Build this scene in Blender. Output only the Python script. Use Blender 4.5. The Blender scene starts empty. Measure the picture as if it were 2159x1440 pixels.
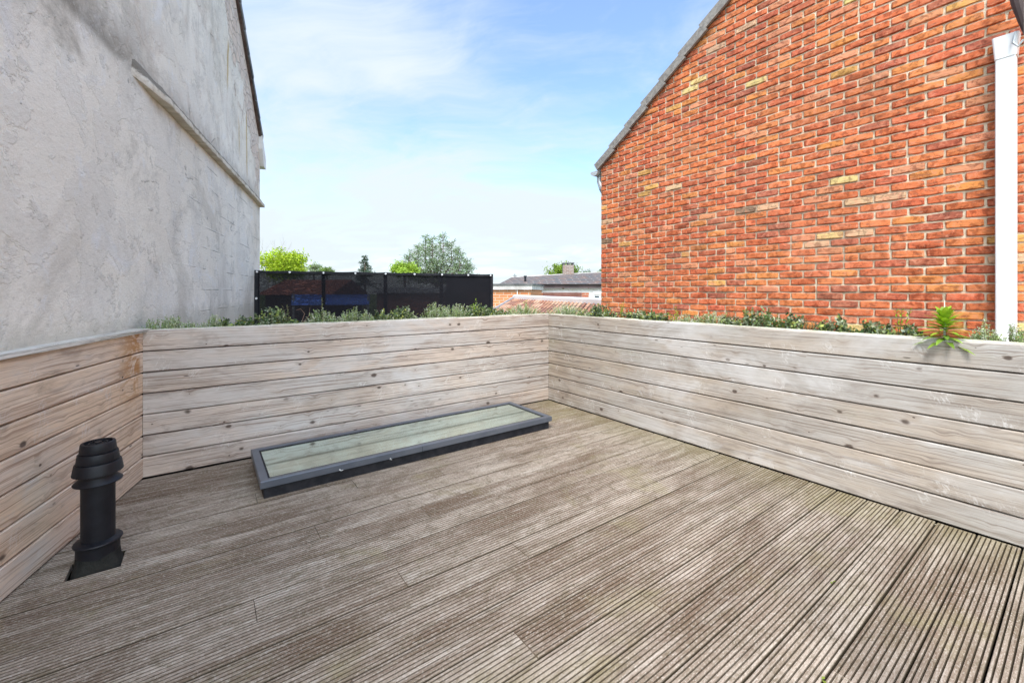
import bpy, math, random
from mathutils import Vector, Matrix, noise as mnoise
R = math.radians
rnd = random.Random(7)
scene = bpy.context.scene

# ------------------------------------------------------------------ camera
F = 894.0; CX = 1080.0; HY = 616.0; EYE = 1.23        # focal length in photo pixels, horizon row, eye height
cam_data = bpy.data.cameras.new('camera'); cam = bpy.data.objects.new('camera', cam_data)
scene.collection.objects.link(cam); scene.camera = cam
cam.location = (0, 0, EYE); cam.rotation_euler = (R(90), 0, 0)
cam_data.sensor_width = 36; cam_data.lens = F / 2159 * 36
cam_data.shift_y = -(720 - HY) / 2159
cam_data.clip_start = 0.02; cam_data.clip_end = 3000

# ------------------------------------------------------------------ node helper
class NT:
    def __init__(s, tree): s.t = tree; s.t.nodes.clear()
    def n(s, typ, ins=None, **props):
        nd = s.t.nodes.new(typ)
        for k, v in props.items(): setattr(nd, k, v)
        for k, v in (ins or {}).items():
            sock = nd.inputs[k]
            if isinstance(v, bpy.types.NodeSocket): s.t.links.new(v, sock)
            else: sock.default_value = v
        return nd
    def math(s, op, a, b=0.5, c=None, clamp=False):
        i = {0: a, 1: b}
        if c is not None: i[2] = c
        return s.n('ShaderNodeMath', i, operation=op, use_clamp=clamp).outputs[0]
    def mul(s, a, b): return s.math('MULTIPLY', a, b)
    def add(s, a, b): return s.math('ADD', a, b)
    def sub(s, a, b): return s.math('SUBTRACT', a, b)
    def step(s, v, a, b, lo=0.0, hi=1.0):
        return s.n('ShaderNodeMapRange', {0: v, 1: a, 2: b, 3: lo, 4: hi}, interpolation_type='SMOOTHSTEP').outputs[0]
    def lin(s, v, a, b, lo=0.0, hi=1.0):
        return s.n('ShaderNodeMapRange', {0: v, 1: a, 2: b, 3: lo, 4: hi}).outputs[0]
    def xyz(s, x, y, z=0.0): return s.n('ShaderNodeCombineXYZ', {0: x, 1: y, 2: z}).outputs[0]
    def sep(s, v):
        o = s.n('ShaderNodeSeparateXYZ', {0: v}).outputs; return o[0], o[1], o[2]
    def noise(s, vec, scale=1.0, detail=4.0, rough=0.55, dist=0.0):
        return s.n('ShaderNodeTexNoise', {'Vector': vec, 'Scale': scale, 'Detail': detail, 'Roughness': rough, 'Distortion': dist}).outputs[0]
    def mix(s, f, a, b, blend='MIX'):
        nd = s.n('ShaderNodeMix', data_type='RGBA', blend_type=blend)
        for k, v in ((0, f), (6, a), (7, b)):
            if isinstance(v, bpy.types.NodeSocket): s.t.links.new(v, nd.inputs[k])
            else: nd.inputs[k].default_value = v
        return nd.outputs[2]
    def uv(s, name='UV'): return s.n('ShaderNodeUVMap', uv_map=name).outputs[0]
    def attr(s, name): return s.n('ShaderNodeAttribute', attribute_name=name)
    def bump(s, h, strength=0.5, dist=0.01, nrm=None):
        i = {'Strength': strength, 'Distance': dist, 'Height': h}
        if nrm is not None: i['Normal'] = nrm
        return s.n('ShaderNodeBump', i).outputs[0]
    def out(s, color, rough=0.8, bump=None, spec=0.3, metal=0.0, **kw):
        i = {'Base Color': color, 'Roughness': rough, 'Specular IOR Level': spec, 'Metallic': metal}
        if bump is not None: i['Normal'] = bump
        i.update(kw)
        b = s.n('ShaderNodeBsdfPrincipled', i)
        s.n('ShaderNodeOutputMaterial', {0: b.outputs[0]})
        return b
def C4(r, g, b): return (r, g, b, 1.0)
def new_mat(name):
    m = bpy.data.materials.new(name); m.use_nodes = True
    return m, NT(m.node_tree)

# ------------------------------------------------------------------ sky and sun
SUN_TO = Vector((-0.16, -0.55, 0.82)).normalized()      # direction towards the sun
world = bpy.data.worlds.new('World'); scene.world = world; world.use_nodes = True
w = NT(world.node_tree)
sky = w.n('ShaderNodeTexSky', sky_type='NISHITA', sun_disc=False)
sky.sun_elevation = math.asin(SUN_TO.z); sky.sun_rotation = math.atan2(SUN_TO.x, SUN_TO.y)
sky.altitude = 20; sky.air_density = 1.0; sky.dust_density = 0.6; sky.ozone_density = 2.0
dirv = w.n('ShaderNodeTexCoord').outputs['Generated']
dx, dy, dz = w.sep(dirv)
den = w.math('MAXIMUM', w.add(dz, 0.22), 0.05)
px_ = w.math('DIVIDE', dx, den); py_ = w.math('DIVIDE', dy, den)
warp = w.noise(w.xyz(w.mul(px_, 0.8), w.mul(py_, 0.8), 3.1), 1.0, 3)
wx = w.add(w.add(w.mul(px_, 0.85), w.mul(py_, -0.75)), w.mul(warp, 0.9))
wy = w.add(w.add(w.mul(px_, 0.3), w.mul(py_, 0.75)), w.mul(warp, 0.7))
c1 = w.noise(w.xyz(wx, w.mul(wy, 1.5), 0.4), 0.75, 9, 0.58, 0.2)
c2 = w.noise(w.xyz(w.mul(wx, 1.0), w.mul(wy, 3.2), 8.7), 1.8, 8, 0.62, 0.3)
low = w.step(dz, 0.62, 0.02)                                     # clouds gather towards the horizon
left = w.step(dx, 0.25, -0.45, 0.0, 0.22)
cl = w.add(w.add(w.mul(c1, 1.7), w.mul(c2, 0.75)), w.add(w.mul(low, 0.42), left))
fac = w.step(cl, 1.12, 1.85)
hz = w.step(dz, 0.34, -0.02, 0.10, 0.93)
fac = w.math('MAXIMUM', w.math('MAXIMUM', fac, hz), w.step(dy, 0.0, -0.5, 0.0, 0.75))      # unseen sky behind the camera veiled more, as added fill
skyc = w.mix(1.0, sky.outputs[0], C4(1.02, 1.12, 1.22), 'MULTIPLY')
glow = w.step(w.add(w.add(w.mul(dx, SUN_TO.x), w.mul(dy, SUN_TO.y)), w.mul(dz, SUN_TO.z)), 0.02, 0.9, 1.0, 3.9)   # cloud boosted towards the sun, added to brighten the walls
cloudc = w.n('ShaderNodeVectorMath', {0: (2.86, 3.20, 3.42), 'Scale': glow}, operation='SCALE').outputs[0]
col = w.mix(fac, skyc, cloudc)
bg = w.n('ShaderNodeBackground', {0: col, 1: 0.15})
w.n('ShaderNodeOutputWorld', {0: bg.outputs[0]})

sun_d = bpy.data.lights.new('sun', 'SUN'); sun_d.energy = 2.0; sun_d.angle = R(18); sun_d.color = (1.0, 0.95, 0.88)
sun_o = bpy.data.objects.new('sun', sun_d); scene.collection.objects.link(sun_o)
sun_o.rotation_euler = SUN_TO.to_track_quat('Z', 'Y').to_euler()
scene.view_settings.view_transform = 'Standard'; scene.view_settings.look = 'None'
scene.view_settings.exposure = 1.0; scene.view_settings.gamma = 1.0
scene.cycles.max_bounces = 6; scene.cycles.transparent_max_bounces = 12

# ------------------------------------------------------------------ object helpers
def V(*a): return Vector(a)
class MB:
    """collects faces, a metre UV, a random pair and a colour per face, then becomes one mesh object"""
    def __init__(s): s.v = []; s.f = []; s.uv = []; s.r = []; s.c = []; s.m = []; s.sm = []
    def face(s, pts, uvs=None, r=(0, 0), c=(1, 1, 1), m=0, smooth=False):
        b = len(s.v); s.v.extend(tuple(p) for p in pts); s.f.append(tuple(range(b, b + len(pts))))
        s.uv.append(uvs or [(0, 0)] * len(pts)); s.r.append(r); s.c.append(c); s.m.append(m); s.sm.append(smooth)
    def grid(s, P, UVs, r=(0, 0), c=(1, 1, 1), m=0, smooth=True, flip=False, cc=None):
        """P[i][j] rows of points sharing vertices"""
        b = len(s.v); ni = len(P); nj = len(P[0])
        for row in P: s.v.extend(tuple(p) for p in row)
        for i in range(ni - 1):
            for j in range(nj - 1):
                q = [(i, j), (i + 1, j), (i + 1, j + 1), (i, j + 1)]
                if flip: q.reverse()
                s.f.append(tuple(b + a * nj + d for a, d in q)); s.uv.append([UVs[a][d] for a, d in q])
                s.r.append(r); s.c.append(cc[j] if cc else c); s.m.append(m); s.sm.append(smooth)
    def box(s, o, ex, ey, ez, r=(0, 0), c=(1, 1, 1), m=0, caps=True):
        """box with corner o and edge vectors; u runs along ex"""
        o = Vector(o); ex = Vector(ex); ey = Vector(ey); ez = Vector(ez)
        lx, ly, lz = ex.length, ey.length, ez.length
        if ex.cross(ey).dot(ez) < 0: o = o + ey; ey = -ey
        def q(a, b, cc, d, uv): s.face([a, b, cc, d], uv, r, c, m)
        q(o, o + ey, o + ex + ey, o + ex, [(0, 0), (0, ly), (lx, ly), (lx, 0)])
        t = o + ez; q(t, t + ex, t + ex + ey, t + ey, [(0, 0), (lx, 0), (lx, ly), (0, ly)])
        q(o, o + ex, o + ex + ez, o + ez, [(0, 0), (lx, 0), (lx, lz), (0, lz)])
        t = o + ey; q(t, t + ez, t + ex + ez, t + ex, [(0, 0), (0, lz), (lx, lz), (lx, 0)])
        if caps:
            q(o, o + ez, o + ez + ey, o + ey, [(0, 0), (0, lz), (ly, lz), (ly, 0)])
            t = o + ex; q(t, t + ey, t + ey + ez, t + ez, [(0, 0), (ly, 0), (ly, lz), (0, lz)])
    def lathe(s, prof, cx, cy, seg=40, m=0, axis=None):
        P = []; U = []
        for k, (rr, z) in enumerate(prof):
            P.append([(cx + rr * math.cos(2 * math.pi * a / seg), cy + rr * math.sin(2 * math.pi * a / seg), z) for a in range(seg + 1)])
            U.append([(a / seg, z) for a in range(seg + 1)])
        s.grid(P, U, m=m, flip=True)
    def tube(s, pts, rad, seg=6, c=(1, 1, 1), m=0, r=(0, 0)):
        pts = [Vector(p) for p in pts]; P = []; U = []; L = 0
        for i, p in enumerate(pts):
            d = (pts[min(i + 1, len(pts) - 1)] - pts[max(i - 1, 0)]).normalized()
            a = d.orthogonal().normalized() if abs(d.z) > .95 else d.cross(V(0, 0, 1)).normalized()
            b = d.cross(a); rr = rad[i] if isinstance(rad, (list, tuple)) else rad
            if i: L += (p - pts[i - 1]).length
            P.append([p + (a * math.cos(2 * math.pi * k / seg) + b * math.sin(2 * math.pi * k / seg)) * rr for k in range(seg + 1)])
            U.append([(L, rr * 6.28 * k / seg) for k in range(seg + 1)])
        s.grid(P, U, r=r, c=c, m=m)
    def build(s, name, mats, parent=None, origin=None):
        if not isinstance(mats, (list, tuple)): mats = [mats]
        me = bpy.data.meshes.new(name)
        o0 = Vector(origin) if origin is not None else (parent_world(parent) if parent else Vector((0, 0, 0)))
        me.from_pydata([(a[0] - o0.x, a[1] - o0.y, a[2] - o0.z) for a in s.v], [], s.f)
        me.uv_layers.new(name='UV'); me.uv_layers.new(name='RND')
        me.color_attributes.new('Col', 'FLOAT_COLOR', 'CORNER')
        u = me.uv_layers['UV']; q = me.uv_layers['RND']; ca = me.color_attributes['Col']
        fu = []; fr = []; fc = []
        for k, f in enumerate(s.f):
            for j in range(len(f)):
                fu.extend(s.uv[k][j]); fr.extend(s.r[k]); fc.extend((*s.c[k], 1.0))
        u.data.foreach_set('uv', fu); q.data.foreach_set('uv', fr); ca.data.foreach_set('color', fc)
        me.polygons.foreach_set('material_index', s.m); me.polygons.foreach_set('use_smooth', s.sm)
        for m_ in mats: me.materials.append(m_)
        me.update(); me.set_sharp_from_angle(angle=R(32))
        ob = bpy.data.objects.new(name, me); scene.collection.objects.link(ob)
        if parent: ob.parent = parent
        else: ob.location = o0
        return ob
def parent_world(p):
    l = Vector(p.location); q = p.parent
    while q: l = l + Vector(q.location); q = q.parent
    return l
def tag(o, label=None, cat=None, group=None, kind=None):
    if label: o['label'] = label
    if cat: o['category'] = cat
    if group: o['group'] = group
    if kind: o['kind'] = kind
    return o
def thing(name, label, cat, loc=(0, 0, 0), group=None):
    o = bpy.data.objects.new(name, None); scene.collection.objects.link(o); o.location = loc
    o.empty_display_size = 0.2
    return tag(o, label, cat, group)
def at(u, v, Y): return V((u - CX) / F * Y, Y, EYE - (v - HY) / F * Y)

# terrace frame: O is the far inner corner, E1 runs along the right wall to us, E2 along the far wall to the left
O = V(0.417, 4.844, 0); E1 = V(0.586, -0.810, 0).normalized(); E2 = V(-0.811, -0.585, 0).normalized()
NB = -E1; NC = -E2; UP = V(0, 0, 1)
AD = V(0.345, -0.938, 0).normalized()                       # along the left wall towards us
PA = O + E2 * 3.51
NA = V(-AD.y, AD.x, 0)                                      # points into the terrace
if NA.x < 0: NA = -NA
HS = V(-2.09, 1.73, 0); HD = V(-0.371, 0.928, 0).normalized(); HN = V(0.928, 0.371, 0).normalized()   # plastered gable

# ------------------------------------------------------------------ materials
def wood_cladding(name, warm, grey, grain_dark, stain_amt, green=0.0, corner_rust=False):
    m, t = new_mat(name)
    u, v, _ = t.sep(t.uv()); r1, r2, _ = t.sep(t.uv('RND'))
    off = t.mul(r1, 37.0); uu = t.add(u, off); vv = t.add(v, t.mul(r2, 11.0))
    # knots: sparse cells, ring field pushes the grain aside
    vec = t.xyz(t.mul(uu, 9.0), t.mul(vv, 13.0), r1)
    vor = t.n('ShaderNodeTexVoronoi', {'Vector': vec, 'Scale': 1.0, 'Randomness': 1.0}, voronoi_dimensions='3D')
    kd = vor.outputs['Distance']; kr, kg, kb = t.sep(vor.outputs['Color'])
    gate = t.mul(t.step(kr, 0.38, 0.42), t.step(t.noise(t.xyz(t.mul(uu, 2.2), t.mul(vv, 2.0), 17.0), 1.0, 3, 0.5), 0.38, 0.44))
    size = t.lin(t.mul(kg, t.mul(kg, kg)), 0, 1, 0.05, 0.26)
    wob = t.noise(t.xyz(t.mul(uu, 40.0), t.mul(vv, 60.0), 0.0), 1.0, 2)
    kdist = t.add(kd, t.mul(t.sub(wob, 0.5), 0.10))
    knot = t.mul(gate, t.n('ShaderNodeMapRange', {0: t.math('DIVIDE', kdist, size), 1: 0.55, 2: 1.1, 3: 1.0, 4: 0.0}, interpolation_type='SMOOTHSTEP').outputs[0])
    halo = t.mul(gate, t.step(kd, 0.5, 0.05))
    bend = t.noise(t.xyz(t.mul(uu, 0.8), t.mul(vv, 5.0), r2), 1.0, 2)
    gv = t.add(vv, t.add(t.mul(bend, 0.05), t.mul(halo, 0.014)))
    g1 = t.noise(t.xyz(t.mul(uu, 1.3), t.mul(gv, 95.0), r1), 1.0, 5, 0.68)
    g2 = t.noise(t.xyz(t.mul(uu, 7.0), t.mul(gv, 260.0), r1), 1.0, 3, 0.6)
    ring = t.n('ShaderNodeTexWave', {'Vector': t.xyz(t.mul(uu, 0.12), gv, 0.0), 'Scale': 14.0, 'Distortion': 5.0, 'Detail': 3.0, 'Detail Scale': 1.2}, wave_type='BANDS', bands_direction='Y').outputs[1]
    big = t.noise(t.xyz(t.mul(uu, 1.1), t.mul(vv, 3.0), 4.0), 1.0, 5, 0.6)
    wash = t.noise(t.xyz(t.mul(uu, 3.5), t.mul(vv, 9.0), 9.0), 1.0, 5, 0.65, 0.6)
    tone = t.math('ADD', t.step(big, 0.35, 0.66), t.mul(t.sub(r2, 0.5), 0.7), clamp=True)
    base = t.mix(tone, warm, grey)
    base = t.mix(t.step(wash, 0.52, 0.72, 0, 0.5), base, C4(0.62, 0.60, 0.585))          # whitish weathering
    base = t.mix(t.step(wash, 0.47, 0.28, 0, 0.6), base, C4(0.23, 0.19, 0.165))
    base = t.mix(t.step(g1, 0.48, 0.64, 0, 0.9), base, grain_dark)
    base = t.mix(t.step(g2, 0.52, 0.72, 0, 0.5), base, grain_dark)
    base = t.mix(t.step(ring, 0.72, 0.98, 0, 0.12), base, C4(0.21, 0.14, 0.10))
    loc = t.noise(t.xyz(t.mul(u, 1.0), t.mul(v, 2.2), 2.0), 1.0, 6, 0.62, 0.8)
    base = t.mix(t.step(loc, 0.50, 0.66, 0, 0.5), base, t.mix(1.0, base, C4(0.62, 0.58, 0.54), 'MULTIPLY'))
    base = t.mix(t.step(loc, 0.46, 0.34, 0, 0.45), base, C4(0.66, 0.645, 0.64))
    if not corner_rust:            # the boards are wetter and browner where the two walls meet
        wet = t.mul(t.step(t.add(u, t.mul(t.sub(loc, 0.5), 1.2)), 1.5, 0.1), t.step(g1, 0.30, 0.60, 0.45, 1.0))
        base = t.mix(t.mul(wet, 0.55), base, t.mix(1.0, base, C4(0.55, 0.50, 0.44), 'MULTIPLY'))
    # short vertical checks and pale resin flecks
    fl = t.n('ShaderNodeTexVoronoi', {'Vector': t.xyz(t.mul(uu, 9.0), t.mul(vv, 7.0), t.add(r2, 5.0)), 'Scale': 1.0}).outputs
    fr_, fg_, _ = t.sep(fl['Color'])
    fl2 = t.noise(t.xyz(t.add(t.mul(uu, 42.0), t.mul(vv, 18.0)), t.mul(vv, 20.0), r1), 1.0, 5, 0.7, 1.6)
    fleck = t.mul(t.step(fr_, 0.60, 0.66), t.mul(t.step(fl['Distance'], 0.62, 0.2), t.step(fl2, 0.50, 0.62)))
    base = t.mix(t.mul(fleck, 0.42), base, C4(0.76, 0.745, 0.73))
    # rusty resin stains
    st = t.noise(t.xyz(t.mul(uu, 1.3), t.mul(vv, 6.0), 21.0), 1.0, 6, 0.7, 0.9)
    base = t.mix(t.mul(t.step(st, 0.66, 0.76), stain_amt), base, C4(0.36, 0.17, 0.05))
    if corner_rust:
        cn = t.noise(t.xyz(t.mul(u, 5.0), t.mul(v, 9.0), 3.0), 1.0, 6, 0.75, 1.0)
        cr_ = t.mul(t.step(t.add(u, t.mul(t.sub(cn, 0.5), 0.9)), 0.42, 0.18), t.mul(t.step(u, 0.02, 0.07), t.step(t.add(v, t.mul(cn, 0.3)), 0.55, 0.95)))
        base = t.mix(t.mul(t.mul(cr_, t.step(cn, 0.44, 0.56)), 0.85), base, C4(0.42, 0.20, 0.06))
    base = t.mix(t.mul(halo, 0.22), base, C4(0.30, 0.22, 0.17))
    base = t.mix(t.mul(knot, 0.88), base, C4(0.085, 0.060, 0.048))
    sc = t.n('ShaderNodeTexVoronoi', {'Vector': t.xyz(t.mul(uu, 4.0), t.mul(vv, 22.0), t.add(r1, 2.0)), 'Scale': 1.0}).outputs
    sr_, _, _ = t.sep(sc['Color'])
    base = t.mix(t.mul(t.step(sr_, 0.78, 0.8), t.step(sc['Distance'], 0.09, 0.05)), base, C4(0.10, 0.08, 0.07))
    if green:
        gr = t.noise(t.xyz(t.mul(uu, 2.0), t.mul(vv, 4.0), 33.0), 1.0, 4, 0.6)
        base = t.mix(t.step(gr, 0.5, 0.75, 0, green), base, C4(0.30, 0.29, 0.16))
    h = t.add(t.mul(g1, -0.6), t.add(t.mul(g2, -0.5), t.mul(knot, -0.8)))
    t.out(base, 0.88, t.bump(h, 0.45, 0.004), 0.15)
    return m
M_cladA = wood_cladding('clad_warm', C4(0.76, 0.58, 0.42), C4(0.72, 0.61, 0.51), C4(0.40, 0.28, 0.20), 0.35, 0.0, True)
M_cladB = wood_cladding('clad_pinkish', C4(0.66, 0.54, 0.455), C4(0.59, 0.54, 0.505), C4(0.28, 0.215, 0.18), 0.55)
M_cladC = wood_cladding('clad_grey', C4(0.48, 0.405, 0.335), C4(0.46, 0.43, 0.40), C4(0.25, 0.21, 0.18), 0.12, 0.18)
M_cap = wood_cladding('cap_grey', C4(0.84, 0.81, 0.74), C4(0.78, 0.76, 0.70), C4(0.33, 0.32, 0.28), 0.0, 0.3)

def deck_material():
    m, t = new_mat('grooved_decking')
    u, v, _ = t.sep(t.uv()); r1, r2, _ = t.sep(t.uv('RND'))
    geo = t.n('ShaderNodeTexCoord').outputs['Object']
    uu = t.add(u, t.mul(r1, 31.0))
    g = t.noise(t.xyz(t.mul(uu, 3.0), t.mul(v, 160.0), r1), 1.0, 4, 0.7)
    g2 = t.noise(t.xyz(t.mul(uu, 12.0), t.mul(v, 90.0), r2), 1.0, 4, 0.7)
    sp = t.noise(t.xyz(t.mul(uu, 95.0), t.mul(v, 190.0), r1), 1.0, 3, 0.7)
    gA = t.n('ShaderNodeVectorMath', {0: geo, 1: tuple(E2)}, operation='DOT_PRODUCT').outputs[1]; gB = t.n('ShaderNodeVectorMath', {0: geo, 1: tuple(E1)}, operation='DOT_PRODUCT').outputs[1]
    patch = t.noise(t.xyz(t.mul(gA, 0.7), t.mul(gB, 2.4), r2), 1.5, 7, 0.7, 0.5)
    patch2 = t.noise(t.xyz(t.mul(gA, 1.0), t.mul(gB, 2.2), 0.0), 8.0, 6, 0.75, 1.0)
    bl = t.noise(t.xyz(t.mul(uu, 2.2), t.mul(v, 14.0), r2), 1.0, 5, 0.65)
    base = t.mix(t.math('ADD', t.step(patch, 0.32, 0.66), t.mul(t.sub(r2, 0.5), 0.35), clamp=True), C4(0.165, 0.112, 0.078), C4(0.41, 0.342, 0.28))
    stk = t.noise(t.xyz(t.mul(gA, 1.3), t.mul(gB, 32.0), 3.0), 1.0, 6, 0.72)
    base = t.mix(t.step(stk, 0.50, 0.64, 0, 0.6), base, C4(0.135, 0.092, 0.065))
    base = t.mix(t.step(stk, 0.47, 0.34, 0, 0.5), base, C4(0.53, 0.46, 0.395))
    base = t.mix(t.step(bl, 0.52, 0.72, 0, 0.4), base, C4(0.62, 0.56, 0.49))
    base = t.mix(t.step(patch2, 0.54, 0.34, 0, 0.75), base, C4(0.17, 0.135, 0.09))
    base = t.mix(t.step(g, 0.5, 0.70, 0, 0.65), base, C4(0.16, 0.115, 0.085))
    base = t.mix(t.step(sp, 0.52, 0.68, 0, 0.45), base, C4(0.66, 0.60, 0.53))
    base = t.mix(t.step(sp, 0.44, 0.32, 0, 0.5), base, C4(0.12, 0.09, 0.065))
    base = t.mix(t.step(g2, 0.56, 0.74, 0, 0.35), base, C4(0.60, 0.55, 0.49))
    gx, gy, gz = t.sep(geo)
    mo = t.noise(t.xyz(gx, gy, 7.0), 2.2, 5, 0.65, 0.5)
    # algae creeps in from the foot of the right wall
    dC = t.sub(t.sub(O.dot(NC), t.mul(gx, NC.x)), t.mul(gy, NC.y))
    alg = t.mul(t.step(t.add(dC, t.mul(t.sub(mo, 0.5), 0.9)), 0.55, 0.02), t.step(mo, 0.35, 0.6, 0.35, 1.0))
    base = t.mix(t.mul(alg, 0.35), base, C4(0.235, 0.215, 0.09))
    base = t.mix(t.step(mo, 0.54, 0.72, 0, 0.45), base, C4(0.27, 0.235, 0.12))
    # groove shade painted into the colour, together with packed grime
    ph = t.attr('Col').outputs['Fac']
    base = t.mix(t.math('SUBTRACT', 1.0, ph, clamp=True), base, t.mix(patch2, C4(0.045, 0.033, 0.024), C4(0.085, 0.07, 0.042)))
    h = t.add(t.mul(g, -0.5), t.add(t.mul(sp, 0.7), t.mul(g2, 0.4)))
    t.out(base, 0.9, t.bump(h, 0.6, 0.004), 0.12)
    return m
M_deck = deck_material()

def brick_material():
    m, t = new_mat('old_red_brick')
    col = t.attr('Col').outputs['Color']; u, v, _ = t.sep(t.uv()); r1, r2, _ = t.sep(t.uv('RND'))
    p = t.xyz(t.add(u, t.mul(r1, 9.0)), v, r2)
    n1 = t.noise(p, 26.0, 5, 0.65, 0.6); n2 = t.noise(p, 120.0, 4, 0.7)
    n3 = t.noise(t.xyz(t.mul(u, 12.0), t.mul(v, 60.0), r1), 1.0, 4, 0.65, 0.5)
    c = t.mix(t.step(n1, 0.48, 0.62, 0, 0.9), col, t.mix(1.0, col, C4(0.50, 0.42, 0.42), 'MULTIPLY'))
    c = t.mix(t.step(n1, 0.48, 0.32, 0, 0.5), c, C4(0.72, 0.29, 0.17))
    c = t.mix(t.step(n3, 0.53, 0.68, 0, 0.55), c, C4(0.17, 0.075, 0.05))
    c = t.mix(t.step(n2, 0.58, 0.72, 0, 0.45), c, C4(0.72, 0.42, 0.27))
    pk = t.noise(p, 14.0, 5, 0.7, 1.2); c = t.mix(t.step(pk, 0.55, 0.68, 0, 0.5), c, C4(0.76, 0.34, 0.22))
    c = t.mix(t.step(n2, 0.36, 0.26, 0, 0.5), c, C4(0.10, 0.05, 0.04))
    bigd = t.noise(t.xyz(u, v, 2.0), 0.9, 6, 0.65, 0.6); runs = t.noise(t.xyz(t.mul(u, 5.0), t.mul(v, 0.6), 2.0), 1.0, 5, 0.65)
    c = t.mix(t.step(bigd, 0.50, 0.70, 0, 0.30), c, C4(0.24, 0.10, 0.065)); c = t.mix(t.step(bigd, 0.46, 0.30, 0, 0.22), c, C4(0.80, 0.33, 0.19))
    c = t.mix(t.step(runs, 0.56, 0.72, 0, 0.22), c, C4(0.20, 0.10, 0.07))
    h = t.add(t.mul(n1, 1.0), t.add(t.mul(n2, 0.35), t.mul(n3, 0.7)))
    t.out(c, 0.85, t.bump(h, 0.75, 0.006), 0.2)
    return m
M_brick = brick_material()
def simple_noise(name, a, b, scale=8.0, rough=0.85, bump=0.4, dist=0.004, spec=0.2, metal=0.0, lo=0.35, hi=0.65, obj=True, detail=6):
    m, t = new_mat(name)
    vec = t.n('ShaderNodeTexCoord').outputs['Object']
    n = t.noise(vec, scale, detail, 0.65, 0.3); n2 = t.noise(vec, scale * 7, 3, 0.6)
    c = t.mix(t.step(n, lo, hi), a, b)
    t.out(c, rough, t.bump(t.add(n, t.mul(n2, 0.5)), bump, dist), spec, metal)
    return m
m_, t_ = new_mat('lime_mortar')
vv_ = t_.uv(); nn_ = t_.noise(vv_, 7.0, 7, 0.7); nb_ = t_.noise(vv_, 0.9, 5, 0.6); nf_ = t_.noise(vv_, 90.0, 3, 0.7)
cm_ = t_.mix(t_.step(nn_, 0.38, 0.66), C4(0.56, 0.46, 0.33), C4(0.80, 0.70, 0.54)); cm_ = t_.mix(t_.step(nb_, 0.5, 0.68, 0, 0.5), cm_, C4(0.30, 0.23, 0.17)); cm_ = t_.mix(t_.step(nf_, 0.56, 0.7, 0, 0.5), cm_, C4(0.32, 0.26, 0.19))
t_.out(cm_, 0.95, t_.bump(t_.add(nn_, nf_), 0.9, 0.008), 0.1); M_mortar = m_
def col_material(name, rough=0.7, trans=0.0, spec=0.3, nscale=60.0, amt=0.35):
    """the object's own face colours with a little mottling"""
    m, t = new_mat(name)
    col = t.attr('Col').outputs['Color']; vec = t.n('ShaderNodeTexCoord').outputs['Object']
    n = t.noise(vec, nscale, 3, 0.6)
    c = t.mix(t.step(n, 0.35, 0.7, 0, amt), col, t.mix(1.0, col, C4(0.5, 0.5, 0.45), 'MULTIPLY'))
    if trans:
        d = t.n('ShaderNodeBsdfPrincipled', {'Base Color': c, 'Roughness': rough, 'Specular IOR Level': spec})
        tr = t.n('ShaderNodeBsdfTranslucent', {0: t.mix(1.0, c, C4(1.1, 1.25, 0.6), 'MULTIPLY')})
        mx = t.n('ShaderNodeMixShader', {0: trans, 1: d.outputs[0], 2: tr.outputs[0]})
        t.n('ShaderNodeOutputMaterial', {0: mx.outputs[0]})
    else: t.out(c, rough, t.bump(n, 0.3, 0.003), spec)
    return m
M_leaf = col_material('leaves', 0.5, 0.25, 0.3)
M_bark = simple_noise('bark', C4(0.10, 0.075, 0.055), C4(0.20, 0.16, 0.12), 12.0)
M_tiles = col_material('roof_tiles', 0.8, 0, 0.2, 30.0)
M_soil = simple_noise('potting_soil', C4(0.05, 0.035, 0.025), C4(0.12, 0.085, 0.06), 25.0, 0.95, 1.0, 0.02)
M_conc = simple_noise('concrete_tile', C4(0.19, 0.175, 0.165), C4(0.29, 0.27, 0.25), 30.0, 0.9, 0.7, 0.005)
M_brownverge = simple_noise('brown_verge', C4(0.085, 0.055, 0.05), C4(0.16, 0.12, 0.11), 9.0, 0.6)
M_slate = simple_noise('dark_roof', C4(0.10, 0.105, 0.11), C4(0.2, 0.2, 0.2), 3.0, 0.7)
M_zinc = simple_noise('zinc', C4(0.42, 0.45, 0.48), C4(0.56, 0.58, 0.60), 7.0, 0.45, 0.1, 0.002, 0.5, 0.5)
M_whitepvc = simple_noise('white_upvc', C4(0.80, 0.80, 0.81), C4(0.84, 0.84, 0.85), 3.0, 0.35, 0.05, 0.001, 0.45)
M_cream = simple_noise('cream_frame', C4(0.62, 0.60, 0.54), C4(0.68, 0.66, 0.60), 3.0, 0.5, 0.1, 0.001)
M_anth = simple_noise('anthracite_metal', C4(0.115, 0.13, 0.16), C4(0.15, 0.165, 0.195), 5.0, 0.38, 0.05, 0.001, 0.5, 0.35)
M_curb = simple_noise('dark_upstand', C4(0.015, 0.016, 0.02), C4(0.03, 0.03, 0.035), 15.0, 0.6, 0.2, 0.002)
M_blackpl = simple_noise('black_plastic', C4(0.004, 0.0045, 0.008), C4(0.009, 0.010, 0.015), 16.0, 0.5, 0.12, 0.001, 0.4)
M_epdm = simple_noise('roofing_felt', C4(0.015, 0.016, 0.015), C4(0.035, 0.035, 0.032), 9.0, 0.9, 0.8, 0.01)
M_render = simple_noise('white_render', C4(0.68, 0.66, 0.63), C4(0.78, 0.77, 0.75), 2.0)
M_brownpaint = simple_noise('brown_paint', C4(0.17, 0.075, 0.06), C4(0.23, 0.11, 0.09), 2.0, 0.6)
M_darkfascia = simple_noise('dark_fascia', C4(0.06, 0.045, 0.045), C4(0.10, 0.07, 0.07), 2.0, 0.6)
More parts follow.
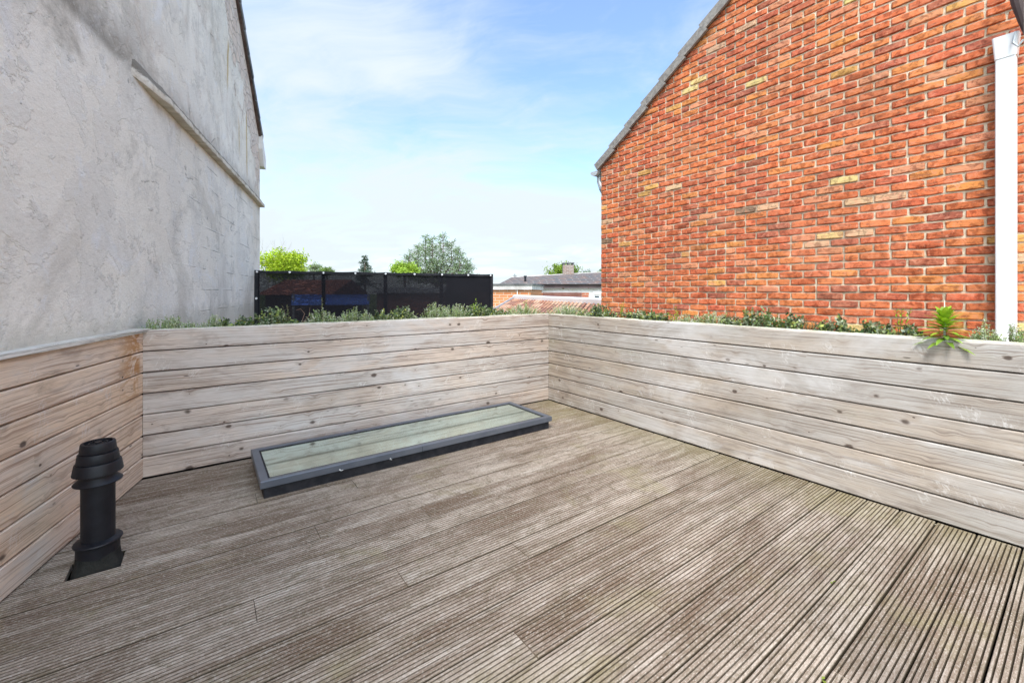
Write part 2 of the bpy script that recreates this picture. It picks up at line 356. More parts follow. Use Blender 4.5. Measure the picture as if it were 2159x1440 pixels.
M_greytrim = simple_noise('grey_trim', C4(0.45, 0.42, 0.40), C4(0.62, 0.60, 0.58), 3.0)
M_dark = simple_noise('dark_window_glass', C4(0.04, 0.05, 0.055), C4(0.09, 0.10, 0.11), 3.0, 0.15, 0.0, 0.001, 0.6)
M_grass = simple_noise('garden_grass', C4(0.05, 0.09, 0.02), C4(0.12, 0.15, 0.05), 0.7, 0.95, 0.8, 0.05)
M_blue = simple_noise('blue_tarp', C4(0.10, 0.22, 0.88), C4(0.16, 0.32, 0.95), 2.0, 0.4, 0.5, 0.02)
M_twig = simple_noise('dry_twig', C4(0.20, 0.12, 0.09), C4(0.32, 0.22, 0.17), 30.0)
M_steel = simple_noise('bright_eyelet', C4(0.75, 0.75, 0.76), C4(0.85, 0.85, 0.86), 20.0, 0.35, 0.05, 0.001, 0.5, 0.2)

def far_brick(name, a, b, mortar, sc=1.0):
    m, t = new_mat(name)
    br = t.n('ShaderNodeTexBrick', {'Vector': t.uv(), 'Color1': a, 'Color2': b, 'Mortar': mortar, 'Scale': 1.0, 'Mortar Size': 0.010 * sc,
             'Brick Width': 0.22 * sc, 'Row Height': 0.075 * sc, 'Bias': 0.0})
    n = t.noise(t.uv(), 2.5, 5); c = t.mix(t.step(n, 0.4, 0.7, 0, 0.35), br.outputs[0], C4(0.30, 0.14, 0.08))
    t.out(c, 0.9, t.bump(br.outputs[1], -0.5, 0.01), 0.15); return m
M_farbrick = far_brick('orange_brick', C4(0.68, 0.27, 0.11), C4(0.60, 0.20, 0.08), C4(0.62, 0.48, 0.36), 1.6)
M_farbrick2 = far_brick('red_brick', C4(0.42, 0.11, 0.06), C4(0.50, 0.17, 0.09), C4(0.45, 0.35, 0.28), 1.6)
M_chimney = far_brick('chimney_brick', C4(0.20, 0.15, 0.13), C4(0.27, 0.20, 0.17), C4(0.4, 0.37, 0.34), 1.2)
M_slates = far_brick('slate_roofing', C4(0.085, 0.085, 0.09), C4(0.06, 0.06, 0.065), C4(0.19, 0.18, 0.175), 3.2)

def stucco_material():
    m, t = new_mat('weathered_plaster')
    u, v, _ = t.sep(t.uv())                        # u metres along the wall from its near end, v height
    p = t.xyz(u, v, 0.0)
    big = t.noise(p, 0.55, 5, 0.6, 0.7); mid = t.noise(p, 2.4, 6, 0.65, 1.0)
    sw = t.noise(p, 1.3, 3, 0.5)
    diag = t.xyz(t.mul(u, 1.1), t.mul(t.add(v, t.add(t.mul(sw, 0.5), t.mul(u, 0.10))), 4.2), 1.0)
    tr = t.noise(diag, 4.0, 9, 0.72, 0.35)           # trowel sweeps
    fine = t.noise(p, 42.0, 7, 0.78); vert = t.noise(t.xyz(t.mul(u, 7.0), t.mul(v, 0.7), 2.0), 1.0, 6, 0.6, 0.4)
    c = t.mix(t.step(big, 0.35, 0.65), C4(0.84, 0.785, 0.69), C4(0.95, 0.905, 0.82))
    c = t.mix(t.step(mid, 0.55, 0.72, 0, 0.45), c, C4(0.66, 0.62, 0.56))
    c = t.mix(t.step(mid, 0.44, 0.30, 0, 0.6), c, C4(0.86, 0.86, 0.865))
    c = t.mix(t.step(tr, 0.58, 0.76, 0, 0.22), c, C4(0.52, 0.50, 0.47))
    warm = t.mul(t.step(t.noise(t.xyz(t.mul(u, 1.3), t.mul(v, 0.7), 12.0), 1.0, 5, 0.6, 0.6), 0.50, 0.66), t.step(v, 2.2, 1.0))
    c = t.mix(t.mul(warm, 0.75), c, C4(0.56, 0.515, 0.45))
    blot = t.noise(p, 1.1, 9, 0.74, 0.5); blot2 = t.noise(p, 5.5, 8, 0.76, 0.4)
    c = t.mix(t.step(blot, 0.51, 0.62, 0, 0.6), c, C4(0.58, 0.54, 0.47))
    c = t.mix(t.mul(t.step(blot2, 0.56, 0.70, 0, 0.5), t.step(blot, 0.45, 0.6)), c, C4(0.42, 0.385, 0.33))
    c = t.mix(t.step(blot2, 0.44, 0.32, 0, 0.5), c, C4(0.88, 0.88, 0.88))
    soot = t.mul(t.step(u, 1.4, 0.5), t.mul(t.step(t.add(v, t.mul(t.sub(blot, 0.5), 1.2)), 2.35, 2.75), t.step(blot2, 0.35, 0.6)))
    c = t.mix(t.mul(soot, 0.55), c, C4(0.33, 0.30, 0.26))
    dz_ = t.n('ShaderNodeTexVoronoi', {'Vector': t.xyz(t.mul(u, 1.6), t.mul(v, 2.6), 0.0), 'Scale': 1.6}, feature='DISTANCE_TO_EDGE').outputs[0]
    low_ = t.noise(p, 12.0, 5, 0.7)
    pn = t.noise(p, 1.9, 7, 0.62, 0.3); pm = t.step(pn, 0.505, 0.52); pm2 = t.step(t.noise(p, 3.6, 6, 0.66, 0.2), 0.60, 0.612)
    c = t.mix(t.mul(pm, 0.22), c, C4(0.66, 0.645, 0.62)); c = t.mix(t.mul(pm2, 0.30), c, C4(0.60, 0.56, 0.50))
    # upper storey: streaks under the roof edge
    up = t.step(v, 2.68, 2.85)
    c = t.mix(t.mul(up, t.mul(t.step(vert, 0.52, 0.70, 0, 0.5), t.step(big, 0.42, 0.6))), c, C4(0.46, 0.42, 0.37))
    c = t.mix(t.mul(up, t.step(t.noise(p, 3.5, 7, 0.7, 0.5), 0.52, 0.66, 0, 0.4)), c, C4(0.58, 0.55, 0.50))
    c = t.mix(t.mul(up, t.step(mid, 0.50, 0.66, 0, 0.35)), c, C4(0.66, 0.55, 0.46))
    # soot band along the moulding
    n2 = t.noise(t.xyz(t.mul(u, 3.0), t.mul(v, 3.0), 5.0), 1.0, 6, 0.7, 0.8)
    band = t.mul(t.step(v, 2.64, 2.72), t.step(t.add(v, t.mul(t.sub(n2, 0.5), 0.5)), 3.02, 2.70))
    c = t.mix(t.mul(band, t.step(n2, 0.32, 0.62, 0.15, 0.72)), c, C4(0.16, 0.14, 0.115))
    # bare pinkish stonework where the plaster has come away near the verge
    verge = t.sub(t.add(t.mul(t.sub(5.86, u), 0.73), 3.885), v)
    bare = t.step(t.add(verge, t.mul(t.sub(t.noise(p, 1.6, 6, 0.7, 0.5), 0.5), 2.6)), 1.05, 0.88)
    stone = t.n('ShaderNodeTexVoronoi', {'Vector': t.xyz(t.mul(u, 5.0), t.mul(v, 9.0), 0.0), 'Scale': 1.0, 'Randomness': 0.8})
    edge = t.n('ShaderNodeTexVoronoi', {'Vector': t.xyz(t.mul(u, 5.0), t.mul(v, 9.0), 0.0), 'Scale': 1.0, 'Randomness': 0.8}, feature='DISTANCE_TO_EDGE').outputs[0]
    sr, sg, sb = t.sep(stone.outputs['Color'])
    sc = t.mix(sr, C4(0.74, 0.58, 0.48), C4(0.64, 0.53, 0.48)); sc = t.mix(t.step(edge, 0.06, 0.02, 0, 0.55), sc, C4(0.26, 0.20, 0.17))
    c = t.mix(t.mul(bare, t.lin(blot2, 0.3, 0.7, 0.45, 0.95)), c, sc)
    # two rusty run marks
    wv = t.mul(t.sub(t.noise(t.xyz(0.0, t.mul(v, 6.0), 0.0), 1.0, 3), 0.5), 0.05)
    def run(uc, v0, v1, wd):
        a = t.step(t.math('ABSOLUTE', t.sub(t.add(u, wv), uc)), wd, wd * 0.4)
        return t.mul(a, t.mul(t.step(v, v0, v0 + 0.3), t.step(v, v1 + 0.15, v1)))
    rr = t.math('MAXIMUM', run(4.82, 2.85, 3.75, 0.05), t.math('MAXIMUM', run(3.71, 3.6, 4.2, 0.05), run(4.35, 3.0, 3.5, 0.03)))
    c = t.mix(t.mul(rr, 0.7), c, C4(0.50, 0.33, 0.08))
    # block coursing that telegraphs through the lower right
    br = t.n('ShaderNodeTexBrick', {'Vector': t.xyz(t.add(u, t.mul(t.sub(mid, 0.5), 0.03)), t.add(v, t.mul(t.sub(mid, 0.5), 0.025))), 'Scale': 1.0, 'Mortar Size': 0.008, 'Brick Width': 0.6, 'Row Height': 0.21, 'Mortar Smooth': 0.6}).outputs[1]
    blk = t.mul(t.mul(br, t.step(t.noise(p, 3.0, 4, 0.6), 0.44, 0.62)), t.mul(t.step(u, 1.4, 3.2), t.step(v, 2.75, 2.6)))
    c = t.mix(t.mul(blk, 0.42), c, C4(0.36, 0.34, 0.31))
    # hairline cracks and pits
    crk = t.n('ShaderNodeTexVoronoi', {'Vector': t.xyz(t.add(t.mul(u, 0.6), t.mul(mid, 0.25)), t.add(v, t.mul(mid, 0.25)), 0.0), 'Scale': 1.3}, feature='DISTANCE_TO_EDGE').outputs[0]
    crk = t.mul(t.mul(t.step(crk, 0.008, 0.003), t.step(mid, 0.56, 0.62)), t.step(v, 1.4, 2.2))
    c = t.mix(t.mul(crk, 0.5), c, C4(0.25, 0.23, 0.21))
    gr_ = t.noise(t.xyz(t.mul(u, 30.0), t.mul(v, 55.0), 1.0), 1.0, 6, 0.75, 0.6)
    c = t.mix(t.step(gr_, 0.53, 0.70, 0, 0.45), c, C4(0.50, 0.475, 0.44)); c = t.mix(t.step(gr_, 0.46, 0.30, 0, 0.35), c, C4(0.92, 0.91, 0.89))
    pit = t.step(t.noise(p, 22.0, 4, 0.6), 0.70, 0.76)
    c = t.mix(t.mul(pit, 0.45), c, C4(0.33, 0.31, 0.28))
    foot = t.step(t.add(v, t.mul(t.sub(low_, 0.5), 0.25)), 1.14, 0.98)
    c = t.mix(t.mul(foot, 0.45), c, C4(0.40, 0.38, 0.30))
    h = t.add(t.add(t.mul(tr, 0.45), t.mul(fine, 0.9)), t.add(t.mul(crk, -0.8), t.mul(blk, -0.7)))
    h = t.add(h, t.add(t.mul(mid, 0.8), t.add(t.mul(pm, -0.35), t.mul(pm2, -0.6)))); h = t.sub(h, t.mul(bare, t.add(0.9, t.mul(t.step(edge, 0.08, 0.0), 1.0))))
    t.out(c, 0.93, t.bump(h, 0.8, 0.012), 0.1)
    return m
M_stucco = stucco_material()

def glass_material():
    m, t = new_mat('skylight_glass')
    vec = t.n('ShaderNodeTexCoord').outputs['Object']
    n = t.noise(vec, 3.0, 5, 0.65); d = t.noise(vec, 70.0, 3, 0.7)
    c = t.mix(t.step(n, 0.35, 0.7), C4(0.36, 0.43, 0.34), C4(0.42, 0.48, 0.385))
    c = t.mix(t.step(d, 0.62, 0.75, 0, 0.3), c, C4(0.5, 0.5, 0.42))
    diff = t.n('ShaderNodeBsdfDiffuse', {0: c})
    gl = t.n('ShaderNodeBsdfGlossy', {0: C4(0.76, 0.88, 0.84), 1: 0.07})
    fr = t.n('ShaderNodeFresnel', {0: 1.75}).outputs[0]
    t.n('ShaderNodeOutputMaterial', {0: t.n('ShaderNodeMixShader', {0: t.math('ADD', t.mul(fr, 0.85), 0.04, clamp=True), 1: diff.outputs[0], 2: gl.outputs[0]}).outputs[0]})
    return m
M_glass = glass_material()
def mesh_fabric():
    m, t = new_mat('woven_mesh_fabric')
    u, v, _ = t.sep(t.uv())
    st = t.noise(t.xyz(t.add(t.mul(u, 9.0), t.mul(v, 6.0)), t.mul(t.sub(v, t.mul(u, 0.15)), 34.0), 0.0), 1.0, 4, 0.6, 0.6)
    wv = t.noise(t.xyz(t.mul(u, 40.0), t.mul(v, 90.0), 0.0), 1.0, 2)
    area = t.noise(t.xyz(u, v, 3.0), 1.3, 4)
    dense = t.mul(t.step(u, 3.02, 3.12), 1.0)                          # doubled cloth at the right end
    tf = t.add(0.05, t.mul(t.step(st, 0.50, 0.68), t.step(area, 0.42, 0.62, 0.02, 0.13)))
    tf = t.add(tf, t.mul(t.step(wv, 0.52, 0.66), 0.10))
    tf = t.mul(t.mul(tf, 0.46), t.sub(1.0, t.mul(dense, 0.93)))
    b = t.n('ShaderNodeBsdfPrincipled', {'Base Color': C4(0.011, 0.011, 0.015), 'Roughness': 0.75, 'Specular IOR Level': 0.15})
    tr = t.n('ShaderNodeBsdfTransparent')
    t.n('ShaderNodeOutputMaterial', {0: t.n('ShaderNodeMixShader', {0: tf, 1: b.outputs[0], 2: tr.outputs[0]}).outputs[0]})
    return m
M_mesh = mesh_fabric()

# ------------------------------------------------------------------ ground
g = MB(); g.face([(-600, -600, -3.2), (600, -600, -3.2), (600, 900, -3.2), (-600, 900, -3.2)], [(0, 0), (1, 0), (1, 1), (0, 1)])
tag(g.build('ground', M_grass), kind='structure')

# ------------------------------------------------------------------ terrace deck: one mesh of grooved boards
PITCH = 0.1475; PH0 = 0.0745
HOLE_ROW = 6; HOLE_A, HOLE_B = 3.485, 3.665
def board_profile(w):
    """x across, z; grooves cut into the top"""
    m_ = 0.0092; gw = 0.0054; p_ = (w - 2 * m_ - gw) / 7; pts = [(0, -0.024), (0, -0.004), (0.0014, -0.0012), (0.0035, 0)]
    for k in range(8):
        a = m_ + k * p_
        pts += [(a - 0.0008, 0.0), (a, -0.0009), (a + 0.0006, -0.0095), (a + gw - 0.0006, -0.0095), (a + gw, -0.0009), (a + gw + 0.0008, 0.0)]
    pts += [(w - 0.004, 0), (w - 0.0014, -0.0012), (w, -0.004), (w, -0.024)]
    return pts
deck = MB()
def board(s0, wdt, a, b, phase):
    prof = board_profile(wdt) if wdt > 0.12 else [(0, -0.024), (0, -0.003), (0.003, 0)] + sum([[(0.008 + k * 0.0128, 0), (0.0092 + k * 0.0128, -0.0055), (0.0125 + k * 0.0128, -0.0055), (0.0137 + k * 0.0128, 0)] for k in range(int((wdt - 0.016) / 0.0128))], []) + [(wdt - 0.003, 0), (wdt, -0.003), (wdt, -0.024)]
    ns = max(2, int((b - a) / 0.35) + 1); r = (rnd.random(), rnd.random())
    dz0 = rnd.uniform(-0.0012, 0.0012); tilt = rnd.uniform(-0.008, 0.008)
    P = []; U = []
    for i in range(ns + 1):
        e = a + (b - a) * i / ns
        off = mnoise.noise(V(e * 1.3, s0 * 9, 0)) * 0.0016; oz = mnoise.noise(V(e * 1.1, s0 * 7, 5)) * 0.0015 + dz0
        P.append([O + E1 * (s0 + x + off) + E2 * e + UP * (z + oz + tilt * (x - wdt / 2)) for x, z in prof])
        U.append([(e, x) for x, z in prof])
    shade_dirt = [(0.0,) * 3 if (prof[j][1] < -0.002 and prof[j + 1][1] < -0.002) else ((0.5,) * 3 if min(prof[j][1], prof[j + 1][1]) < -0.002 else (1, 1, 1)) for j in range(len(prof) - 1)]  # groove faces darkened: painted shade plus grime
    deck.grid(P, U, r=r, smooth=False, flip=True, cc=shade_dirt)
    for k, row in ((0, P[0]), (-1, P[-1])):
        deck.face([row[0]] + row[1:4] + row[-4:], [(0, 0)] * 8, r)
row = -1; s = PH0 - PITCH
while s < 5.3:
    s0 = max(s, 0.0) + 0.003; s1 = s + PITCH - (0.003 if row != 23 else 0.006)
    left = 3.51 + 0.28 * (max(s, 0) + PITCH) + 0.015
    cuts = [0.0015]
    j = 1.25 + (row * 1.37 % 1.9)
    while j < left - 0.4: cuts.append(j); j += 2.4
    cuts.append(left)
    for a, b in zip(cuts[:-1], cuts[1:]):
        a2, b2 = a + 0.0012, b - 0.0012
        if row == HOLE_ROW and a2 < HOLE_A < b2:
            board(s0, s1 - s0, a2, HOLE_A, 0); board(s0, s1 - s0, HOLE_B, b2, 0)
        else: board(s0, s1 - s0, a2, b2, 0)
    s += PITCH; row += 1
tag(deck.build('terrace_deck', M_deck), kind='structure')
sub = MB()                                                   # dark roofing under the boards, open under the flue
c0 = O + E2 * -0.9 + E1 * -1.0; 
sub.box(O + E2 * -0.55 + E1 * -0.55 - UP * 0.40, E1 * 7.0, E2 * 6.2, UP * 0.33)
tag(sub.build('flat_roof', M_epdm), kind='structure')

# ------------------------------------------------------------------ timber walls
PLW = 0.1389
def planks(mb, start, dirn, nrm, length, z0=0.004, n=7, top=0.975, seed=0):
    """horizontal shiplap boards; nrm points to the viewer's side"""
    rr = random.Random(seed)
    for k in range(n):
        za = z0 + k * PLW + 0.003; zb = (z0 + (k + 1) * PLW - 0.003) if k < n - 1 else top
        joints = [0.0, length]
        prof = [(-0.006, za), (-0.0, za + 0.0005), (0.019, za + 0.0012), (0.022, za + 0.005), (0.022, zb - 0.006), (0.018, zb - 0.001), (-0.006, zb)]
        for a, b in zip(joints[:-1], joints[1:]):
            r = (rr.random(), rr.random()); ns = max(2, int((b - a) / 0.25)); P = []; U = []
            lean = rr.uniform(-0.0015, 0.0015)
            for i in range(ns + 1):
                e = a + (b - a) * i / ns
                ox = mnoise.noise(V(e * 1.2, k * 3.1 + seed, 0)) * 0.0022 + lean
                oz = mnoise.noise(V(e * 0.9, k * 2.3 + seed, 9)) * 0.0015
                P.append([start + dirn * e + nrm * (x + ox) + UP * (z + oz) for x, z in prof]); U.append([(e, z) for x, z in prof])
            mb.grid(P, U, r=r, smooth=False, flip=(dirn.cross(UP).dot(nrm) < 0))
            for row_ in (P[0], P[-1]): mb.face(row_, [(0, 0)] * len(row_), r)
def backing(mb, start, dirn, nrm, length):
    mb.box(start - nrm * 0.03 , dirn * length, nrm * 0.022, UP * 0.955)
def planter_strip(mb, start, dirn, out, length, w0, w1, z):
    """lumpy soil bed"""
    P = []; U = []; ni = int(length / 0.06)
    for i in range(ni + 1):
        e = length * i / ni
        P.append([start + dirn * e + out * (w0 + (w1 - w0) * j / 5) + UP * (z + 0.03 * mnoise.noise(V(e * 5, j * 1.1, 2))) for j in range(6)])
        U.append([(e, j * .1) for j in range(6)])
    mb.grid(P, U)

# far wall with its planting trough
wallB = thing('timber_planter_wall', 'far weathered pinkish board wall with planting trough, behind the skylight', 'planter wall', O + E2 * 1.75)
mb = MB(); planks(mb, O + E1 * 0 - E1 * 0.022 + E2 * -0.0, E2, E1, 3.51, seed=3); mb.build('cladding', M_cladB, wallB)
mb = MB(); backing(mb, O - E1 * 0.022 - E2 * 0.0, E2, E1, 3.56); mb.build('backing_board', M_soil, wallB)
mb = MB()
for k in range(9):                                            # pale edging strip standing a little proud, wavy
    a = -0.03 + k * 0.40; zz = 0.982 + rnd.uniform(-0.003, 0.004)
    mb.box(O - E1 * 0.058 + E2 * a + UP * (zz - 0.03), E2 * 0.398, E1 * 0.03, UP * 0.03, r=(rnd.random(), rnd.random()))
M_edge = simple_noise('pale_edging', C4(0.55, 0.54, 0.42), C4(0.72, 0.72, 0.62), 9.0)
mb.build('edging', M_edge, wallB)
mb = MB(); planter_strip(mb, O + E2 * -0.03, E2, -E1, 3.75, 0.05, 0.45, 0.925); mb.build('soil', M_soil, wallB)
mb = MB(); mb.box(O - E1 * 0.49 + E2 * -0.55, E2 * 4.5, E1 * 0.03, UP * 0.95); mb.build('back_board', M_cap, wallB)

# right wall with its trough
wallC = thing('timber_planter_wall', 'right silver-grey board wall with planting trough, in front of the red brick gable', 'planter wall', O + E1 * 2)
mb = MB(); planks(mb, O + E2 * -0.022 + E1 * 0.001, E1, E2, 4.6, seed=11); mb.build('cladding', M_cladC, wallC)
mb = MB(); backing(mb, O - E2 * 0.022, E1, E2, 4.6); mb.build('backing_board', M_soil, wallC)
mb = MB()
for k in range(12):
    a = 0.0 + k * 0.40; zz = 0.981 + rnd.uniform(-0.003, 0.003)
    mb.box(O - E2 * 0.058 + E1 * a + UP * (zz - 0.03), E1 * 0.398, E2 * 0.03, UP * 0.03)
mb.build('edging', M_edge, wallC)
mb = MB(); planter_strip(mb, O - E1 * 0.45, E1, -E2, 5.2, 0.05, 0.55, 0.92); mb.build('soil', M_soil, wallC)
mb = MB(); mb.box(O - E2 * 0.60 - E1 * 0.55, E1 * 5.2, E2 * 0.03, UP * 0.94); mb.build('back_board', M_cap, wallC)

# left wall with capping board
wallA = thing('timber_wall', 'left warm tan board wall with rusty resin stains and a grey capping board, below the plastered gable', 'wall', PA + AD * 0.8)
mb = MB(); planks(mb, PA - NA * 0.022 + AD * 0.002, AD, NA, 2.6, seed=23, top=0.965)
mb.build('cladding', M_cladA, wallA)
mb = MB(); backing(mb, PA - NA * 0.022, AD, NA, 2.6); mb.build('backing_board', M_soil, wallA)
mb = MB()
P0 = PA - NA * 0.115 - AD * 0.06; mb.box(P0 + UP * 0.966, AD * 2.7, NA * 0.135, UP * 0.020, r=(0.3, 0.4))
mb.build('capping_board', M_cap, wallA)

# ------------------------------------------------------------------ skylight
sk = thing('skylight', 'long low anthracite framed glass skylight lying along the foot of the far board wall', 'skylight', O + E1 * 0.47 + E2 * 1.78)
a0, a1, b0, b1 = 0.15, 0.795, 0.645, 2.915
zt = 0.112; lip = 0.042; fw = 0.047
mb = MB(); mb.box(O + E1 * (a0 + .02) + E2 * (b0 + .02) + UP * 0.001, E2 * (b1 - b0 - .04), E1 * (a1 - a0 - .04), UP * (zt - lip - 0.002))
mb.build('upstand', M_curb, sk)
def mitred(mb, p, q, inn, w, z0, z1, ch=0.004):
    """one mitred frame profile from p to q with the inside direction inn"""
    d = (q - p).normalized()
    prof = [(0, z0), (0, z1 - ch), (ch, z1), (w - 0.01, z1), (w, z1 - 0.006), (w, z0 + 0.01)]
    P = [[p + inn * x + d * x + UP * z for x, z in prof], [q + inn * x - d * x + UP * z for x, z in prof]]
    L = (q - p).length
    mb.grid(P, [[(0, x) for x, z in prof], [(L, x) for x, z in prof]], smooth=False, flip=(d.cross(inn).z < 0))
fr = MB()
A_ = O + E1 * a0 + E2 * b0; B_ = O + E1 * a0 + E2 * b1; C_ = O + E1 * a1 + E2 * b1; D_ = O + E1 * a1 + E2 * b0
for p, q, inn in ((A_, B_, E1), (B_, C_, -E2), (C_, D_, -E1), (D_, A_, E2)): mitred(fr, p, q, inn, fw, zt - lip, zt)
fr.face([A_ + UP * (zt - lip), B_ + UP * (zt - lip), C_ + UP * (zt - lip), D_ + UP * (zt - lip)], [(0, 0)] * 4)
fo = fr.build('frame', M_anth, sk)
mb = MB(); q = fw - 0.002
mb.face([A_ + E1 * q + E2 * q + UP * (zt - .009), B_ + E1 * q - E2 * q + UP * (zt - .009), C_ - E1 * q - E2 * q + UP * (zt - .009), D_ - E1 * q + E2 * q + UP * (zt - .009)][::-1],
        [(0, 0), (1, 0), (1, 1), (0, 1)]); mb.build('glass', M_glass, sk)
mb = MB()                                                    # narrow black gasket round the pane
for p, qq, inn in ((A_, B_, E1), (B_, C_, -E2), (C_, D_, -E1), (D_, A_, E2)):
    d = (qq - p).normalized(); o = p + inn * fw + d * fw
    mb.box(o + UP * (zt - .012), d * ((qq - p).length - 2 * fw), inn * 0.009, UP * 0.008)
mb.build('gasket', M_curb, sk)
mb = MB(); mb.box(C_ + E1 * 0.0005 - E2 * 1.02 + UP * (zt - lip), -E2 * 0.002, E1 * 0.001, UP * (lip - .004)); mb.build('frame_joint', M_curb, sk)
# ------------------------------------------------------------------ flue
FX = O + E1 * 1.030 + E2 * 3.570
fl = thing('flue_pipe', 'black plastic flue pipe with ribbed cap in a square deck cut-out', 'flue', FX)
R0 = 0.058
mb = MB(); mb.lathe([(R0, 0.02), (R0, 0.46)], FX.x, FX.y); mb.build('pipe', M_blackpl, fl)
mb = MB(); mb.lathe([(0.074, 0.050), (0.0745, 0.062), (0.074, 0.100), (0.082, 0.104), (0.084, 0.110), (0.081, 0.115), (0.0585, 0.122)], FX.x, FX.y); mb.build('collar', M_blackpl, fl)
mb = MB()
n = 40; P = []; U = []
for k, (f_, z) in enumerate([(0.0, -0.035), (0.35, 0.0), (0.8, 0.03), (1.0, 0.062)]):
    rw = []
    for a in range(n + 1):
        th = 2 * math.pi * a / n; c_, s_ = math.cos(th), math.sin(th)
        sq = 0.088 / max(abs(c_), abs(s_)); sq = min(sq, 0.112); rr = sq * (1 - f_) + 0.074 * f_
        rw.append(FX + E1 * c_ * rr * 0.80 * (1 - f_) + E1 * c_ * rr * f_ + E2 * s_ * rr + UP * (z + 0.003 * math.sin(a * 5 + k)))
    P.append(rw); U.append([(a * .01, z) for a in range(n + 1)])
mb.grid(P, U, flip=True); mb.build('lead_flashing', M_epdm, fl)
mb = MB(); mb.lathe([(R0 + .001, 0.378), (0.063, 0.384), (0.083, 0.374), (0.0845, 0.378), (0.066, 0.396), (0.064, 0.402)], FX.x, FX.y); mb.build('lower_flange', M_blackpl, fl)
mb = MB(); mb.lathe([(0.064, 0.40), (0.064, 0.44)], FX.x, FX.y); mb.build('neck', M_blackpl, fl)
mb = MB(); mb.lathe([(0.060, 0.432), (0.084, 0.418), (0.0865, 0.419), (0.0800, 0.462), (0.0780, 0.466), (0.0700, 0.4675), (0.0730, 0.4690), (0.0735, 0.4705), (0.0690, 0.506), (0.0675, 0.509), (0.0600, 0.5105), (0.0630, 0.512), (0.0635, 0.5135), (0.0595, 0.549), (0.0575, 0.553), (0.049, 0.554), (0.048, 0.540), (0.001, 0.540)], FX.x, FX.y)
cap = mb.build('cap', M_blackpl, fl)
mb = MB()
for k in range(9):
    th = k * 2 * math.pi / 9; d = V(math.cos(th), math.sin(th), 0); p = FX + UP * 0.545
    mb.box(p + d * 0.008 - UP * .004, d * 0.041, d.cross(UP) * 0.005, UP * 0.007)
mb.lathe([(0.001, .553), (0.012, .553), (0.012, .54)], FX.x, FX.y, 20)
mb.lathe([(0.029, .54), (0.029, .551), (0.033, .551), (0.033, .54)], FX.x, FX.y, 30)
mb.build('grille', M_blackpl, cap)

# ------------------------------------------------------------------ plastered house on the left
hl = thing('plastered_house', 'tall left neighbour with weathered grey plaster gable, soot stained moulding and dark verge', 'house', HS + HD * 3 + V(0, 0, -3.2))
ZC = 3.885; TC = 5.86; SL = 0.73; TR = 1.2             # verge height at the far corner, slope, ridge position
def vz(t): return ZC + SL * (TC - t) if t > TR else ZC + SL * (TC - TR) - SL * (TR - t)
mb = MB(); P = []; U = []; T0 = -3.2; nt = 110
for i in range(nt + 1):
    t_ = T0 + (TC - T0) * i / nt; zt_ = vz(t_); rw = []; ru = []
    for j in range(61):
        z = -3.2 + (zt_ + 3.2) * j / 60
        bul = 0.016 * mnoise.noise(V(t_ * 0.7, z * 0.7, 1)) + 0.006 * mnoise.noise(V(t_ * 2.3, z * 2.3, 4))
        if t_ > TC - 0.05: bul = 0
        rw.append(HS + HD * t_ + HN * bul + UP * z); ru.append((t_, z))
    P.append(rw); U.append(ru)
mb.grid(P, U, flip=True)
b_ = HS + HD * TC                                            # far end wall and the hidden sides
mb.face([b_ + UP * -3.2, b_ - HN * 8 + UP * -3.2, b_ - HN * 8 + UP * ZC, b_ + UP * ZC], [(0, 0), (8, 0), (8, 7), (0, 7)])
mb.build('gable_wall', M_stucco, hl)
mb = MB(); P = []; U = []
for i in range(90):                                          # moulding that tapers away near the camera
    t_ = 0.55 + (TC - 0.55 + 0.015) * i / 89
    k_ = min(1, max(0, (t_ - 0.75) / 0.8)); j_ = 0.008 * mnoise.noise(V(t_ * 7, 0, 0)) + 0.004 * mnoise.noise(V(t_ * 23, 3, 0))
    a = (0.058 + j_) * k_ - 0.05 * (1 - k_); zz = 2.665 + 0.006 * mnoise.noise(V(t_ * 3, 6, 0))
    a *= 1.25; prof = [(-0.03, zz), (a * 0.95, zz), (a, zz + 0.006), (a * 0.97, zz + 0.046), (a * 0.80, zz + 0.056), (a * 0.2, zz + 0.125 + j_), (-0.03, zz + 0.17)]
    P.append([HS + HD * t_ + HN * x + UP * z for x, z in prof]); U.append([(t_, z + 0.02) for x, z in prof])
mb.grid(P, U, flip=True); mb.face(P[-1], [(5.8, 2.7)] * 7)
mm, tt = new_mat('sooty_moulding')
u_, v_, _ = tt.sep(tt.uv()); n_ = tt.noise(tt.xyz(tt.mul(u_, 5.0), tt.mul(v_, 9.0)), 1.0, 7, 0.75, 0.8); n9 = tt.noise(tt.xyz(tt.mul(u_, 40.0), tt.mul(v_, 40.0)), 1.0, 4, 0.7)
cb = tt.mix(tt.step(n_, 0.4, 0.6), C4(0.72, 0.67, 0.58), C4(0.55, 0.49, 0.40)); cb = tt.mix(tt.step(n9, 0.5, 0.7, 0, 0.4), cb, C4(0.35, 0.31, 0.26))
cb = tt.mix(tt.mul(tt.step(tt.add(v_, tt.mul(tt.sub(n_, 0.5), 0.12)), 2.715, 2.745), 0.85), cb, C4(0.15, 0.13, 0.105))
tt.out(cb, 0.95, tt.bump(tt.add(n_, n9), 0.8, 0.01), 0.1)
mb.build('moulding', mm, hl)
slope_d = (HD + UP * -SL).normalized()
